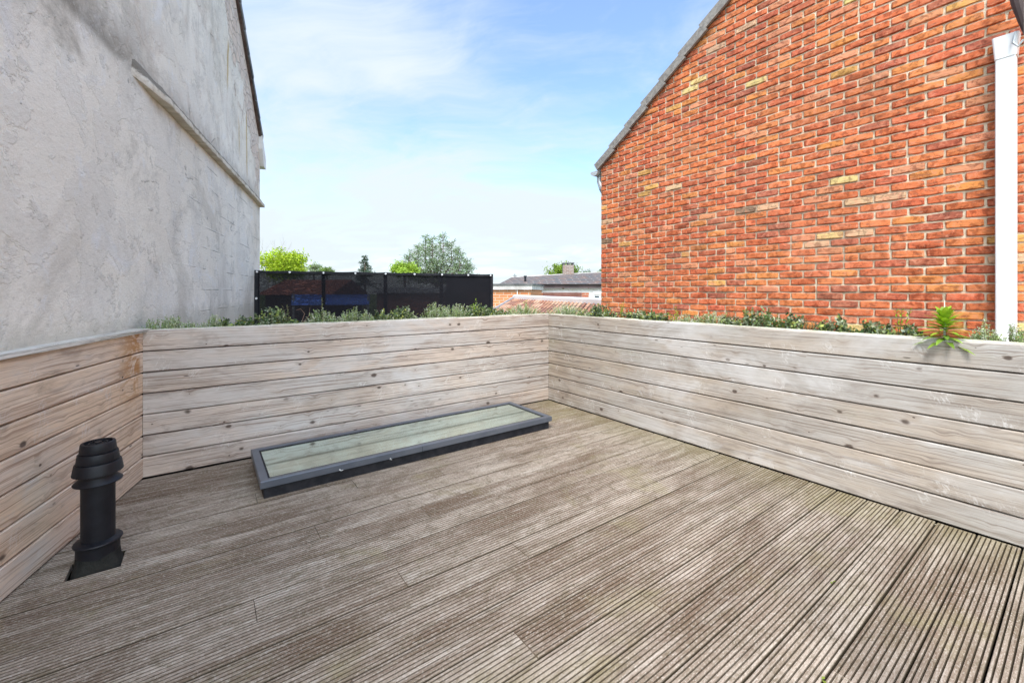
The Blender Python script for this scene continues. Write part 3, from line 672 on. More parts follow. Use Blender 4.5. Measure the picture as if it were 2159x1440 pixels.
def verge_tiles(mb, start, d_down, outn, count, L, h, prot, thick, seed=0, depth=0.25):
    rr = random.Random(seed)
    nrm = outn.cross(d_down).normalized()
    if nrm.z < 0: nrm = -nrm
    for k in range(count):
        p = start - d_down * (k * L) ; tl = 0.020
        d = (d_down + nrm * 0.085).normalized(); up = (nrm - d_down * 0.085).normalized()
        q = p + up * rr.uniform(-.002, .002) + outn * rr.uniform(-.003, .003) - d * (L + 0.03)
        mb.box(q + outn * (prot - thick) - up * (h - 0.02), d * (L + 0.03), outn * thick, up * h)
        mb.box(q - outn * depth, d * (L + 0.03), outn * (depth + prot - thick), up * 0.02)
mb = MB(); verge_tiles(mb, HS + HD * (TC + 0.02) + UP * (ZC - 0.02), slope_d, HN, 14, 0.345, 0.085, 0.05, 0.02, 3)
mb.build('verge_tiles', M_slate, hl)
mb = MB(); p = HS + HD * (TC) + UP * (ZC - 0.13); mb.box(p + HN * 0.0, -slope_d * 6.0, HN * 0.035, (slope_d.cross(HN) * (1 if slope_d.cross(HN).z > 0 else -1)) * 0.075)
mb.build('verge_board', M_brownverge, hl)
mb = MB(); nr = slope_d.cross(HN); nr = nr if nr.z > 0 else -nr
mb.box(HS + HD * (TC + 0.3) - HN * 8 + UP * (ZC - SL * 0.3 - 0.10), -slope_d * 6.2, HN * 7.95, nr * 0.10)
mb.build('roof', M_slate, hl)
mb = MB()                                                    # boxed eave end
e0 = HS + HD * (TC - 0.10) + UP * (ZC - 0.36); t2 = HD * 0.42
pf = [V(0, 0, 0.02), V(0, 0, 0.36), V(0, 0, 0.36), V(0, 0, 0)]
prof = [(0.0, 0.10), (0.0, 0.32), (0.33, 0.02), (0.33, -0.16), (0.14, -0.16)]
for s_, w_ in ((0.055, 1), (-0.30, -1)):
    pts = [e0 + HD * a + UP * z + HN * s_ for a, z in prof]; mb.face(pts if w_ < 0 else pts[::-1], [(a, z) for a, z in prof])
for k in range(5):
    a, z = prof[k]; a2, z2 = prof[(k + 1) % 5]
    mb.face([e0 + HD * a + UP * z + HN * .055, e0 + HD * a2 + UP * z2 + HN * .055, e0 + HD * a2 + UP * z2 - HN * .30, e0 + HD * a + UP * z - HN * .30], [(0, 0), (1, 0), (1, 1), (0, 1)])
mb.build('eave_box', M_render, hl)

# ------------------------------------------------------------------ red brick house on the right
DB = 0.70
Bc = O - E2 * DB
TB0 = 0.160                                                  # corner position along E1
KC = 0.058; KL = 0.178
ZB = 2.79; SB = 0.75; TRB = TB0 + 4.3
def bz(t): return ZB + SB * (t - TB0) if t < TRB else ZB + SB * (TRB - TB0) - SB * (t - TRB)
hr = thing('brick_house', 'right neighbour with tall red and orange brick gable and grey concrete verge tiles', 'house', Bc + E1 * 4 + V(0, 0, -3.2))
mb = MB()
tlist = [TB0, TRB, TRB + 4.3]; 
mb.face([Bc + E1 * t + UP * z for t, z in ((TB0, -3.2), (TRB + 4.3, -3.2), (TRB + 4.3, ZB), (TRB, bz(TRB)), (TB0, ZB))][::-1], [(t, z) for t, z in ((TB0, -3.2), (TRB + 4.3, -3.2), (TRB + 4.3, ZB), (TRB, bz(TRB)), (TB0, ZB))][::-1])
mb.face([Bc + E1 * TB0 + UP * -3.2, Bc + E1 * TB0 - E2 * 8 + UP * -3.2, Bc + E1 * TB0 - E2 * 8 + UP * ZB, Bc + E1 * TB0 + UP * ZB], [(0, 0), (8, 0), (8, 6), (0, 6)])
mb.build('mortar_bed', M_mortar, hr)
bk = MB(); br = random.Random(5)
reds = [((0.62, 0.150, 0.065), 34), ((0.57, 0.125, 0.060), 26), ((0.66, 0.185, 0.075), 22), ((0.68, 0.225, 0.075), 9), ((0.50, 0.110, 0.062), 12),
        ((0.66, 0.24, 0.14), 7), ((0.40, 0.105, 0.070), 5), ((0.68, 0.33, 0.11), 1.8), ((0.74, 0.52, 0.24), 0.6), ((0.64, 0.38, 0.26), 1.4), ((0.24, 0.15, 0.11), 0.3)]
tot = sum(a for _, a in reds)
def pick(hb):
    x = br.random() * tot
    for c, a in reds:
        x -= a
        if x <= 0: break
    k = br.uniform(0.86, 1.12) * hb
    return tuple(min(0.9, v * k * br.uniform(0.95, 1.05) * g_) for v, g_ in zip(c, (1.0, 1.13, 1.0)))
def brick(t0, t1, z0, z1, corner=False):
    c = pick(1.0); r = (br.random(), br.random()); d = br.uniform(0.007, 0.015)
    nx = 6; nz = 3; tl = br.uniform(-0.0025, 0.0025)
    ch = 0.0045
    P = []; U = []
    sag = [br.uniform(-1, 1) for _ in range(8)]
    for j in range(nz + 3):
        rw = []; ru = []
        # ring rows: base, edge, interior..., edge, base
        fz = [0, 0.0, 0.12, 0.88, 1.0, 1.0][j] if nz == 3 else 0
        base_row = j in (0, nz + 2)
        for i in range(nx + 3):
            fx = [0, 0.0, 0.05, 0.33, 0.67, 0.95, 1.0, 1.0, 1.0][i] if i < 9 else 1
            ix = i
            base = base_row or i in (0, nx + 2)
            x = t0 + (t1 - t0) * fx; z = z0 + (z1 - z0) * fz + tl * (fx - 0.5) * 2
            wig = mnoise.noise(V(x * 26, z * 40, r[0] * 50)) ; wig2 = mnoise.noise(V(x * 26 + 7, z * 40, r[1] * 50))
            edge = (fz in (0.0, 1.0)) or (fx in (0.0, 1.0))
            if fz == 0.0: z += wig * 0.006 + (0.006 * (abs(fx - .5) * 2) ** 6) 
            if fz == 1.0: z += wig * 0.006 - (0.006 * (abs(fx - .5) * 2) ** 6)
            if fx == 0.0: x += wig2 * 0.005 + 0.005 * (abs(fz - .5) * 2) ** 4
            if fx == 1.0: x += wig2 * 0.005 - 0.005 * (abs(fz - .5) * 2) ** 4
            dd = -0.012 if base else (d * 0.35 if edge else d + wig * 0.003)
            if base and not (edge): dd = -0.012
            rw.append(Bc + E1 * x + E2 * dd + UP * z); ru.append((x, z))
        P.append(rw); U.append(ru)
    bk.grid(P, U, r=r, c=c, flip=False, smooth=True)
def grid_t(t, crs):
    o = TB0 + (KL * 0.5 if crs % 2 else 0.0); return o + round((t - o) / KL) * KL
z = 0.30; crs = 0
ZTOP = bz(TRB); TEND = 5.3
while z < ZTOP - 0.05:
    kc = KC * br.uniform(0.985, 1.015)
    za, zb = z + 0.0043, z + kc - 0.0043
    # leave the rake where the wall meets the verge
    tmin = TB0 if zb < ZB else TB0 + (zb - ZB) / SB
    tmax = TEND if zb < ZB else min(TEND, TRB + (TRB - TB0) - (zb - ZB) / SB)
    t_ = tmin + 0.001
    first = ((KL * 0.5 if crs % 2 else KL) - (tmin - TB0)) % KL + 0.0
    if first < 0.001: first = KL
    L = first if first > 0.04 else first + KL
    while t_ < tmax - 0.03:
        ln = min(L, tmax - t_)
        if ln > 0.12 and br.random() < 0.025:
            brick(t_ + 0.004, t_ + ln * .5 - 0.004, za, zb); brick(t_ + ln * .5 + 0.004, t_ + ln - 0.0045, za, zb)
        elif ln > 0.03: brick(t_ + 0.004, t_ + ln - 0.0045, za, zb)
        t_ += ln; L = KL * br.uniform(0.985, 1.015) + (grid_t(t_, crs) - t_) * 0.6
    z += kc; crs += 1
bk.build('brickwork', M_brick, hr)
dB = (-E1 - UP * SB).normalized()
mb = MB(); verge_tiles(mb, Bc + E1 * (TB0 - 0.055) + UP * (ZB - 0.035) , dB, E2, 17, 0.280, 0.085, 0.055, 0.028, 8, 0.3)
mb.build('verge_tiles', M_conc, hr)
mb = MB(); nr = dB.cross(E2); nr = nr if nr.z > 0 else -nr
mb.box(Bc + E1 * (TB0 - .05) + UP * (ZB - 0.12) - E2 * 8, -dB * 5.4, E2 * 7.97, nr * 0.08); mb.build('roof', M_conc, hr)
mb = MB()                                                    # gutter end along the hidden eave, plus its outlet
g0 = Bc + E1 * (TB0 - 0.075) + E2 * 0.045 + UP * (ZB - 0.095); P = []; U = []
for k in range(2):
    P.append([g0 - E2 * (k * 3.0) + E1 * (0.062 * math.cos(a)) + UP * (0.055 * math.sin(a)) for a in [math.pi * (1 + q / 10) for q in range(11)]] + [g0 - E2 * (k * 3.0) + E1 * (0.055 * math.cos(a)) + UP * (0.048 * math.sin(a)) for a in [math.pi * (2 - q / 10) for q in range(11)]])
    U.append([(k, q * .1) for q in range(22)])
mb.grid(P, U); mb.face(P[0][:11], [(0, 0)] * 11)
gut = mb.build('gutter', M_zinc, hr)
mb = MB(); q0 = g0 - E2 * 0.10 - UP * 0.05; mb.tube([q0, q0 - UP * 0.06, q0 - UP * 0.15 + E1 * 0.035, q0 - UP * 0.22 + E1 * 0.045 - E2 * 0.04, q0 - UP * 0.34 + E1 * 0.045 - E2 * 0.34, q0 - UP * 4.0 + E1 * 0.045 - E2 * 0.36], 0.035, 14); mb.build('downpipe', M_zinc, hr)
# white boxed drainpipe on the brick gable
def onC(u, off): return (O.dot(NC) + off) / (NC.x * (u - CX) / F + NC.y)
Yp = onC(2121, DB - 0.06); cp = at(2121, 616, Yp); cp.z = 0
dp = thing('drainpipe', 'white square plastic drainpipe with flared top fixed to the brick gable at the right', 'drainpipe', cp + UP * 0.93)
bl = Bc; tp = (cp - O).dot(E1)
mb = MB(); hw = 0.041
def rbox(mb, t0, t1, d0, d1, z0, z1, fl_=0.0, rc=0.010):
    P = []; U = []
    for z_, gx in ((z0, 0.0), (z1, fl_)):
        rw = []
        for cx_, cy_, a0_ in ((t1 + gx - rc, d1 - rc, 0), (t0 - gx + rc, d1 - rc, 90), (t0 - gx + rc, d0 + rc, 180), (t1 + gx - rc, d0 + rc, 270)):
            for q in range(5):
                a = R(a0_ + q * 22.5); rw.append(Bc + E1 * (cx_ + rc * math.cos(a)) + E2 * (cy_ + rc * math.sin(a)) + UP * z_)
        rw.append(rw[0]); P.append(rw); U.append([(k * .01, z_) for k in range(len(rw))])
    mb.grid(P, U, smooth=True, flip=True); mb.face(P[1][:-1], [(0, 0)] * 20); mb.face(P[0][:-1][::-1], [(0, 0)] * 20)
rbox(mb, tp - hw, tp + hw, 0.012, 0.092, 0.90, 2.60); mb.build('pipe', M_whitepvc, dp)
mb = MB(); rbox(mb, tp - hw - 0.003, tp + hw + 0.003, 0.010, 0.096, 2.60, 2.73, 0.010, 0.014); mb.build('socket', M_whitepvc, dp)

# dark gutter bracket of our own house, high at the right edge
gb = thing('rain_gutter', 'dark gutter end with a small hook above the top of the white drainpipe', 'gutter', Bc + E1 * (tp + 0.06) + E2 * 0.15 + UP * 2.7)
def onw(t, off, z): return Bc + E1 * t + E2 * off + UP * z
mb = MB(); mb.tube([onw(tp + 0.035, 0.14, 3.05), onw(tp + 0.05, 0.14, 2.88), onw(tp + 0.07, 0.13, 2.76), onw(tp + 0.085, 0.11, 2.66)], [0.032, 0.028, 0.020, 0.008], 10)
mb.build('gutter_channel', M_darkfascia, gb)
mb = MB(); mb.tube([onw(tp + 0.04, 0.12, 2.72), onw(tp + 0.03, 0.12, 2.66), onw(tp + 0.05, 0.12, 2.63), onw(tp + 0.07, 0.12, 2.66)], 0.006, 6); mb.build('hook', M_zinc, gb)

# door frame we look out through
dj = thing('door_frame', 'cream door jamb running the full height at the right edge, closest to the camera', 'door frame', V(0.86 * 1.2, 0.80, 0))
xj = (2149.5 - CX) / F * 0.858
mb = MB(); mb.box(V(xj, 0.80, 0), V(0.09, 0, 0), V(0, 0.05, 0), V(0, 0, 2.4)); mb.build('jamb', M_cream, dj)
mb = MB(); mb.box(V(xj + 0.02, 0.851, 0), V(0.05, 0, 0), V(0, 0.004, 0), V(0, 0, 2.4)); mb.build('seal', M_curb, dj)

# ------------------------------------------------------------------ black privacy screen
S0 = V(-4.09, 6.74, 0); S1 = V(-0.385, 8.25, 0); SD = (S1 - S0).normalized(); SLn = (S1 - S0).length; SN = V(SD.y, -SD.x, 0)
ps = thing('privacy_screen', 'long black woven mesh privacy screen on posts with white eyelets along its top', 'privacy screen', (S0 + S1) / 2 + UP * -0.07)
mb = MB(); P = []; U = []
for i in range(101):
    e = SLn * i / 100; ph = (e / (SLn / 8)) % 1.0
    topz = 1.575 - 0.010 * math.sin(math.pi * ph)
    rw = []; ru = []
    for j in range(21):
        z = -0.05 + (topz + 0.05) * j / 20
        wv = 0.012 * mnoise.noise(V(e * 2.2 + z * 1.5, z * 1.2, 3)) + 0.006 * mnoise.noise(V(e * 6 + z * 4, z * 2, 8))
        rw.append(S0 + SD * e + SN * (0.03 + wv) + UP * z); ru.append((e, z))
    P.append(rw); U.append(ru)
mb.grid(P, U); fab = mb.build('fabric', M_mesh, ps)
mb = MB(); P = []; U = []
for i in range(101):
    e = SLn * i / 100; ph = (e / (SLn / 8)) % 1.0; topz = 1.575 - 0.010 * math.sin(math.pi * ph)
    P.append([S0 + SD * e + SN * (0.044 + o_) + UP * (topz + z) for o_, z in ((0, -0.042), (0.006, -0.04), (0.007, 0.0), (-0.01, 0.004))]); U.append([(e, 0)] * 4)
mb.grid(P, U); mb.build('hem', M_curb, ps)
for k in range(5):
    e = SLn * k / 4; e = min(max(e, 0.03), SLn - 0.03)
    mb = MB(); mb.box(S0 + SD * (e - 0.03) - SN * 0.03 + UP * -0.07, SD * 0.06, SN * 0.05, UP * 1.63); mb.build('post', M_blackpl, ps)
def disc(mb, c, n_, r_, th):
    a = n_.cross(UP).normalized(); 
    ring = [c + (a * math.cos(q * math.pi / 6) + UP * math.sin(q * math.pi / 6)) * r_ for q in range(12)]
    mb.face([p + n_ * th for p in ring], [(0, 0)] * 12)
    for q in range(12): mb.face([ring[q], ring[(q + 1) % 12], ring[(q + 1) % 12] + n_ * th, ring[q] + n_ * th], [(0, 0)] * 4)
for k in range(9):
    e = SLn * k / 8; e = min(max(e, 0.04), SLn - 0.05); mb = MB(); disc(mb, S0 + SD * e + SN * 0.052 + UP * 1.552, SN, 0.017, 0.006); mb.build('eyelet', M_steel, ps)
for zz in (1.13,): mb = MB(); disc(mb, S0 + SD * 0.03 + SN * 0.05 + UP * zz, SN, 0.017, 0.006); mb.build('eyelet', M_steel, ps)
for side, e0_ in ((0, 0.0), (1, SLn - 0.05)):
    mb = MB(); mb.box(S0 + SD * e0_ + SN * 0.047 + UP * -0.05, SD * 0.05, SN * 0.004, UP * 1.585); mb.build('side_hem', M_curb, ps)

# things seen dimly through the screen
bt = thing('tarpaulin', 'long blue tarpaulin seen dimly through the black mesh screen', 'tarpaulin', at(700, 650, 11.0))
mb = MB(); a = at(615, 621, 11.0); b = at(779, 621, 11.4); P = []; U = []
for i in range(30):
    p = a.lerp(b, i / 29); P.append([p + V(0, 0.10 * math.sin(j * .9) * .2 + 0.02 * mnoise.noise(V(i * .6, j, 0)), -0.275 * j / 5) for j in range(6)]); U.append([(i * .06, j * .05) for j in range(6)])
mb.grid(P, U, flip=True); mb.build('sheet', M_blue, bt)
for k in (0.02, 0.98):
    mb = MB(); p = a.lerp(b, k); mb.tube([p + V(0, .03, 0.02), V(p.x, p.y + .03, -3.2)], 0.03, 8); mb.build('pole', M_zinc, bt)

def roof_house(name, label, u0, u1, vtop, veave, Y, depth, wallm, roofm, cat='house'):
    a = at(u0, veave, Y); b = at(u1, veave, Y); t = thing(name, label, cat, V((a.x + b.x) / 2, Y, -3.2))
    ze = a.z; zr = at(u0, vtop, Y + depth / 2).z
    mb = MB(); mb.box(V(a.x, Y, -3.2), V(b.x - a.x, 0, 0), V(0, depth, 0), V(0, 0, ze + 3.2)); mb.build('wall', wallm, t)
    mb = MB(); o_ = 0.25
    A = V(a.x - o_, Y - o_, ze + .004); B = V(b.x + o_, Y - o_, ze + .004); Cc = V(b.x + o_, Y + depth / 2, zr); D = V(a.x - o_, Y + depth / 2, zr); E = V(b.x + o_, Y + depth + o_, ze + .004); G = V(a.x - o_, Y + depth + o_, ze + .004)
    mb.face([A, B, Cc, D], [(0, 0), (b.x - a.x, 0), (b.x - a.x, 3), (0, 3)]); mb.face([D, Cc, E, G], [(0, 0), (b.x - a.x, 0), (b.x - a.x, 3), (0, 3)])
    mb.face([A, D, G], [(0, 0), (1, 1), (2, 0)]); mb.face([B, E, Cc], [(0, 0), (2, 0), (1, 1)]); mb.face([A, G, E, B], [(0, 0), (1, 1), (2, 0), (0, 0)])
    mb.build('roof', roofm, t); return t
M_redroof = simple_noise('red_roof', C4(0.20, 0.075, 0.05), C4(0.28, 0.11, 0.08), 3.0)
roof_house('garden_house', 'low red roofed house seen dimly through the left half of the black mesh screen', 560, 690, 590, 622, 17, 4, M_darkfascia, M_redroof)
roof_house('garden_house', 'long low house seen dimly through the right half of the black mesh screen', 795, 925, 606, 618, 19, 4, M_brownpaint, M_slate)

# ------------------------------------------------------------------ clay tiled roof just beyond the corner
P1 = at(1085, 629.5, 14.0); P2 = at(1297, 641.5, 8.6); P3 = at(1028, 664, 12.0); dd_ = P3 - P1
P2e = P2 + (P2 - P1) * 0.05
cr = thing('clay_tiled_shed', 'low shed with pink clay pantile roof beyond the corner of the troughs', 'shed', V(0.9, 9.5, -3.2))
mb = MB(); N = 32; nrm = (P2e - P1).cross(P3 - P1).normalized(); nrm = nrm if nrm.z > 0 else -nrm
rt = random.Random(3)
for k in range(N):
    for rI in range(5):
        a = P1 + (P2e - P1) * (k / N) + dd_ * (rI / 5); b = (P2e - P1) / N; dn = dd_ / 5
        cc = rt.choice([(0.42, 0.22, 0.14), (0.36, 0.17, 0.11), (0.50, 0.32, 0.22), (0.28, 0.14, 0.10), (0.47, 0.27, 0.18)])
        P = []; U = []; vc = tuple(x * .28 for x in cc)  # vc: valley shade painted into the tile colour
        for j in (0, 1):
            P.append([a + b * (q / 6) + dn * j * 1.04 + nrm * (0.022 * math.sin(math.pi * min(q / 4, 1)) * (1 if q <= 4 else 0) - (0.012 if q > 4 else 0) + 0.010 * j) for q in range(7)]); U.append([(q * .03, j * .3) for q in range(7)])
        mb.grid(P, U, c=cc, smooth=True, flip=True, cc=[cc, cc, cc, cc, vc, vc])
mb.build('pantiles', M_tiles, cr)
mb = MB(); d = (P2e - P1); mb.box(P1 - nrm * 0.02 + dd_ * -0.03, d, dd_.normalized() * 0.15, nrm * 0.125)
mb.build('ridge_trim', M_whitepvc, cr)
mb = MB(); mb.box(P1 - nrm * 0.03 - d.normalized() * 0.09, dd_ * 1.02, d.normalized() * 0.085, nrm * 0.09); mb.build('verge_trim', M_zinc, cr)
mb = MB(); P4 = P2e + dd_
mb.face([V(P1.x, P1.y, -3.2), V(P3.x, P3.y, -3.2), P3 - nrm * .04, P1 - nrm * .04], [(0, 0), (2, 0), (2, 3), (0, 3)])
mb.face([V(P3.x, P3.y, -3.2), V(P4.x, P4.y, -3.2), P4 - nrm * .04, P3 - nrm * .04], [(0, 0), (6, 0), (6, 3), (0, 3)])
mb.face([V(P2e.x, P2e.y, -3.2), V(P1.x, P1.y, -3.2), P1 - nrm * .04, P2e - nrm * .04], [(0, 0), (6, 0), (6, 3), (0, 3)])
mb.build('wall', M_farbrick, cr)

# orange brick annex
an = thing('brick_annex', 'flat roofed orange brick annex beside the right end of the black screen', 'building', V(-0.2, 18, -3.2))
a = at(985, 611, 18.0); b = at(1119, 611, 17.5); dA = (b - a); dA.z = 0; ln = dA.length; dA.normalize(); inA = V(-dA.y, dA.x, 0)
inA = inA if inA.y > 0 else -inA
zw = b.z
mb = MB(); mb.box(V(a.x, a.y, -3.2), dA * ln, inA * 4, UP * (zw + 3.2)); mb.build('wall', M_farbrick, an)
mb = MB(); mb.box(V(a.x, a.y, zw) - inA * 0.10 , dA * (ln + 0.08), inA * 4.2, UP * 0.19); mb.build('fascia', M_greytrim, an)
mb = MB(); mb.box(V(a.x, a.y, zw + 0.19) - inA * 0.14, dA * (ln + 0.12), inA * 4.28, UP * 0.06); mb.build('roof_edge', M_slate, an)
mb = MB(); q = V(a.x, a.y, 0) + dA * (ln * 0.80) - inA * 0.03; mb.tube([V(q.x, q.y, zw - .01), V(q.x, q.y, -3.2)], 0.025, 8); mb.build('downpipe', M_render, an)

# slate roofed house behind
sh = thing('slate_roofed_house', 'distant long house with grey slate roof, dark eave and brown shutter beyond the brick annex', 'house', V(3, 24, -3.2))
Y = 22.0; xl = at(1062, 0, Y).x; xr = at(1420, 0, Y).x; ze = at(0, 608.5, Y).z
def panel(u0, u1, v0, v1, yo, name, mat, parent):
    a = at(u0, v1, Y); b = at(u1, v0, Y); mb = MB()
    mb.box(V(a.x, Y - yo, a.z), V(b.x - a.x, 0, 0), V(0, 0.06, 0), V(0, 0, b.z - a.z)); return mb.build(name, mat, parent)
mb = MB(); mb.box(V(xl, Y, -3.2), V(xr - xl, 0, 0), V(0, 6, 0), V(0, 0, ze + 3.2)); mb.build('wall', M_render, sh)
panel(1062, 1145, 618, 700, 0.03, 'brick_pier', M_farbrick2, sh); panel(1227, 1242, 617, 700, 0.03, 'brick_pier', M_farbrick2, sh)
panel(1145, 1226.5, 617, 640, 0.05, 'shutter', M_brownpaint, sh)
wf = panel(1251, 1285, 616, 640, 0.04, 'window', M_whitepvc, sh)
panel(1252.5, 1283, 617, 622, 0.075, 'roller_box', M_greytrim, wf)
panel(1254, 1263, 624.5, 634, 0.075, 'pane', M_dark, wf); panel(1267, 1283, 624.5, 634, 0.075, 'pane', M_dark, wf)
mb = MB(); zf = at(0, 608, Y - .16).z; mb.box(V(xl + .3, Y - 0.16, zf), V(xr - xl, 0, 0), V(0, 0.155, 0), V(0, 0, 0.21)); mb.build('eave_board', M_darkfascia, sh)
mb = MB(); za_ = zf + 0.214
q1 = V(xl - .25, Y - 0.25, za_); q2 = V(xr, Y - 0.25, za_); q3 = at(1268, 574.5, 26.5); q4 = at(1079, 585, 26.5); q3 = q4 + (q3 - q4) * ((xr - q4.x) / (q3.x - q4.x))
L_ = xr - xl
mb.face([q1, q2, q3, q4], [(0, 0), (L_, 0), (L_, 4), (1, 4)])
q5 = V(xr, 30.5, za_); q6 = V(xl - .25, 30.5, za_); mb.face([q4, q3, q5, q6], [(0, 0), (L_, 0), (L_, 4), (1, 4)]); mb.face([q1, q4, q6], [(0, 0), (3, 4), (6, 0)])
mb.face([q1, q6, q5, q2], [(0, 0), (0, 8), (8, 8), (8, 0)])
mb.build('roof', M_slates, sh)
mb = MB(); mb.box(q4 - V(0, 0.08, 0.02), q3 - q4, V(0, 0.16, 0), V(0, 0, 0.06)); mb.build('ridge', M_greytrim, sh)
mb = MB(); c0 = at(1188, 575, 26.4); c1 = at(1210, 559, 26.4)
mb.box(V(c0.x, 26.3, c0.z - .3), V(c1.x - c0.x, 0, 0), V(0, .5, 0), V(0, 0, c1.z - c0.z + .3)); ch = mb.build('chimney', M_chimney, sh)
mb = MB(); w_ = c1.x - c0.x
for fx in (0.0, 0.42, 0.86): mb.box(V(c0.x + w_ * fx, 26.32, c1.z), V(w_ * .14, 0, 0), V(0, .46, 0), V(0, 0, 0.10))
mb.box(V(c0.x - .03, 26.27, c1.z + .10), V(w_ + .06, 0, 0), V(0, .56, 0), V(0, 0, 0.05)); mb.build('chimney_cap', M_slate, ch)
mb = MB(); p = at(1108, 597, 22.6); mb.tube([p - UP * .1, p + UP * 0.33], 0.06, 10, m=0); mb.tube([p + UP * 0.33, p + UP * .39], 0.085, 10); mb.build('vent_pipe', M_blackpl, sh)
mb = MB(); p = at(1086, 585, 26.4); mb.tube([p - UP * .1, p + UP * 0.22], 0.02, 6); mb.tube([p + V(-.12, 0, .12), p + V(.12, 0, .10)], 0.02, 6); mb.build('aerial', M_slate, sh)

# ------------------------------------------------------------------ vegetation
def leafq(mb, p, d, w_, l_, c, n_=None):
    """a folded lozenge leaf"""
    d = d.normalized(); s_ = d.cross(n_ if n_ is not None else V(0.3, 0.2, 1)).normalized(); u_ = s_.cross(d).normalized()
    m_ = p + d * l_ * 0.5
    mb.face([p, m_ + s_ * w_ * .5 + u_ * w_ * .15, p + d * l_, m_ - s_ * w_ * .5 + u_ * w_ * .15], None, c=c)
def rv(r): 
    while True:
        v = V(r.uniform(-1, 1), r.uniform(-1, 1), r.uniform(-1, 1))
        if 0.05 < v.length < 1: return v.normalized()
def jit(c, r, a=0.25): 
    k = r.uniform(1 - a, 1 + a); return (c[0] * k * r.uniform(.9, 1.1), c[1] * k, c[2] * k * r.uniform(.85, 1.15))
def crown_tree(name, label, u, vtop, Y, wpx, hpx, c1, seed, n=3500, leaf=0.12, shape='round', group=None, ragged=0.5, cat='tree'):
    r = random.Random(seed); top = at(u, vtop, Y); k = Y / F; W = wpx * k * .5; H = hpx * k
    base = V(top.x, Y, -3.2); t = thing(name, label, cat, base, group)
    tr = MB(); tr.tube([base, base + V(.1, 0, (top.z - H * .6 + 3.2) * .5), V(top.x, Y, top.z - H * .75), V(top.x + .05 * W, Y, top.z - H * .2)], [0.05 * H + .08, 0.04 * H + .06, .03 * H + .04, .015], 8)
    lf = MB(); cen = V(top.x, Y, top.z - H * .5)
    cl = []
    for q in range(int(20 + wpx * 0.7)):
        d = rv(r); rad = r.uniform(0.35, 1.0)
        c = cen + V(d.x * W * rad, d.y * W * rad, d.z * H * .5 * rad)
        if shape == 'cone':
            hh = r.random() ** 0.8; c = V(top.x, Y, top.z - hh * H) + V(d.x, d.y, 0).normalized() * W * hh * r.uniform(.2, 1); 
        cl.append((c, r.uniform(.16, .34) * W * (1 if shape != 'cone' else .6), r.uniform(.75, 1.2)))
        s_ = V(top.x, Y, max(c.z - H * .35, top.z - H))
        tr.tube([s_, s_.lerp(c, .5) + rv(r) * .05 * W, c], [.02 * H, .012 * H, .006 * H], 5)
    for q in range(n):
        c, cr_, br_ = cl[q % len(cl)]
        p = c + rv(r) * cr_ * (r.random() ** 0.5) * V(1, 1, 1).length / 1.73
        if r.random() < ragged * .3: p = c + rv(r) * cr_ * r.uniform(1, 1.7)
        leafq(lf, p, rv(r), leaf * .6, leaf * r.uniform(.7, 1.3), jit(tuple(x * br_ for x in c1), r), rv(r))
    tr.build('trunk', M_bark, t); lf.build('crown', M_leaf, t); return t
crown_tree('broadleaf_tree', 'bright lime green tree above the left end of the black screen', 598, 531, 25, 100, 58, (0.42, 0.54, 0.03), 1, 7000, .13)
crown_tree('broadleaf_tree', 'pale small treetop just showing over the screen right of the lime tree', 662, 553, 45, 32, 26, (0.30, 0.36, 0.22), 2, 1100, .16)
crown_tree('broadleaf_tree', 'low dull green treetop peeping over the screen, left of the little spruce', 690, 565, 40, 34, 14, (0.16, 0.23, 0.06), 3, 900, .16)
crown_tree('broadleaf_tree', 'light green bushy tree at the left foot of the tall feathery conifer', 853, 553, 24, 56, 30, (0.34, 0.48, 0.06), 4, 4200, .11)
crown_tree('broadleaf_tree', 'round yellow-green treetop behind the distant chimney', 1187, 556, 34, 66, 34, (0.20, 0.30, 0.03), 5, 3600, .14)
crown_tree('broadleaf_tree', 'small green treetop over the slate roof beside the brick house corner', 1268, 567, 40, 18, 22, (0.12, 0.24, 0.04), 6, 700, .15)
crown_tree('broadleaf_tree', 'tiny hazy treetop over the slate roof right of the chimney', 1240, 572, 60, 26, 12, (0.24, 0.29, 0.24), 8, 600, .22)
# bare twiggy tree
bt_ = thing('bare_tree', 'bare twiggy treetop rising behind the lime green tree', 'tree', V(at(578, 0, 30).x, 30, -3.2)); mb = MB(); r = random.Random(9)
def twig(p, d, l, rad, lev):
    q = p + d * l; mb.tube([p, p.lerp(q, .5) + rv(r) * l * .06, q], [rad, rad * .8, rad * .55], 5)
    if lev:
        for _ in range(3): twig(p.lerp(q, r.uniform(.45, 1)), (d + rv(r) * .55 + UP * .15).normalized(), l * r.uniform(.5, .75), rad * .5, lev - 1)
for _ in range(3): twig(V(at(578, 0, 30).x + r.uniform(-.1, .1), 30, 0.2), V(r.uniform(-.25, .3), 0, 1).normalized(), 2.4, .035, 4)
mb.tube([V(at(578, 0, 30).x, 30, -3.2), V(at(578, 0, 30).x, 30, 0.3)], .12, 8); mb.build('branches', simple_noise('grey_bark', C4(.28, .25, .22), C4(.4, .37, .33), 9.0), bt_)
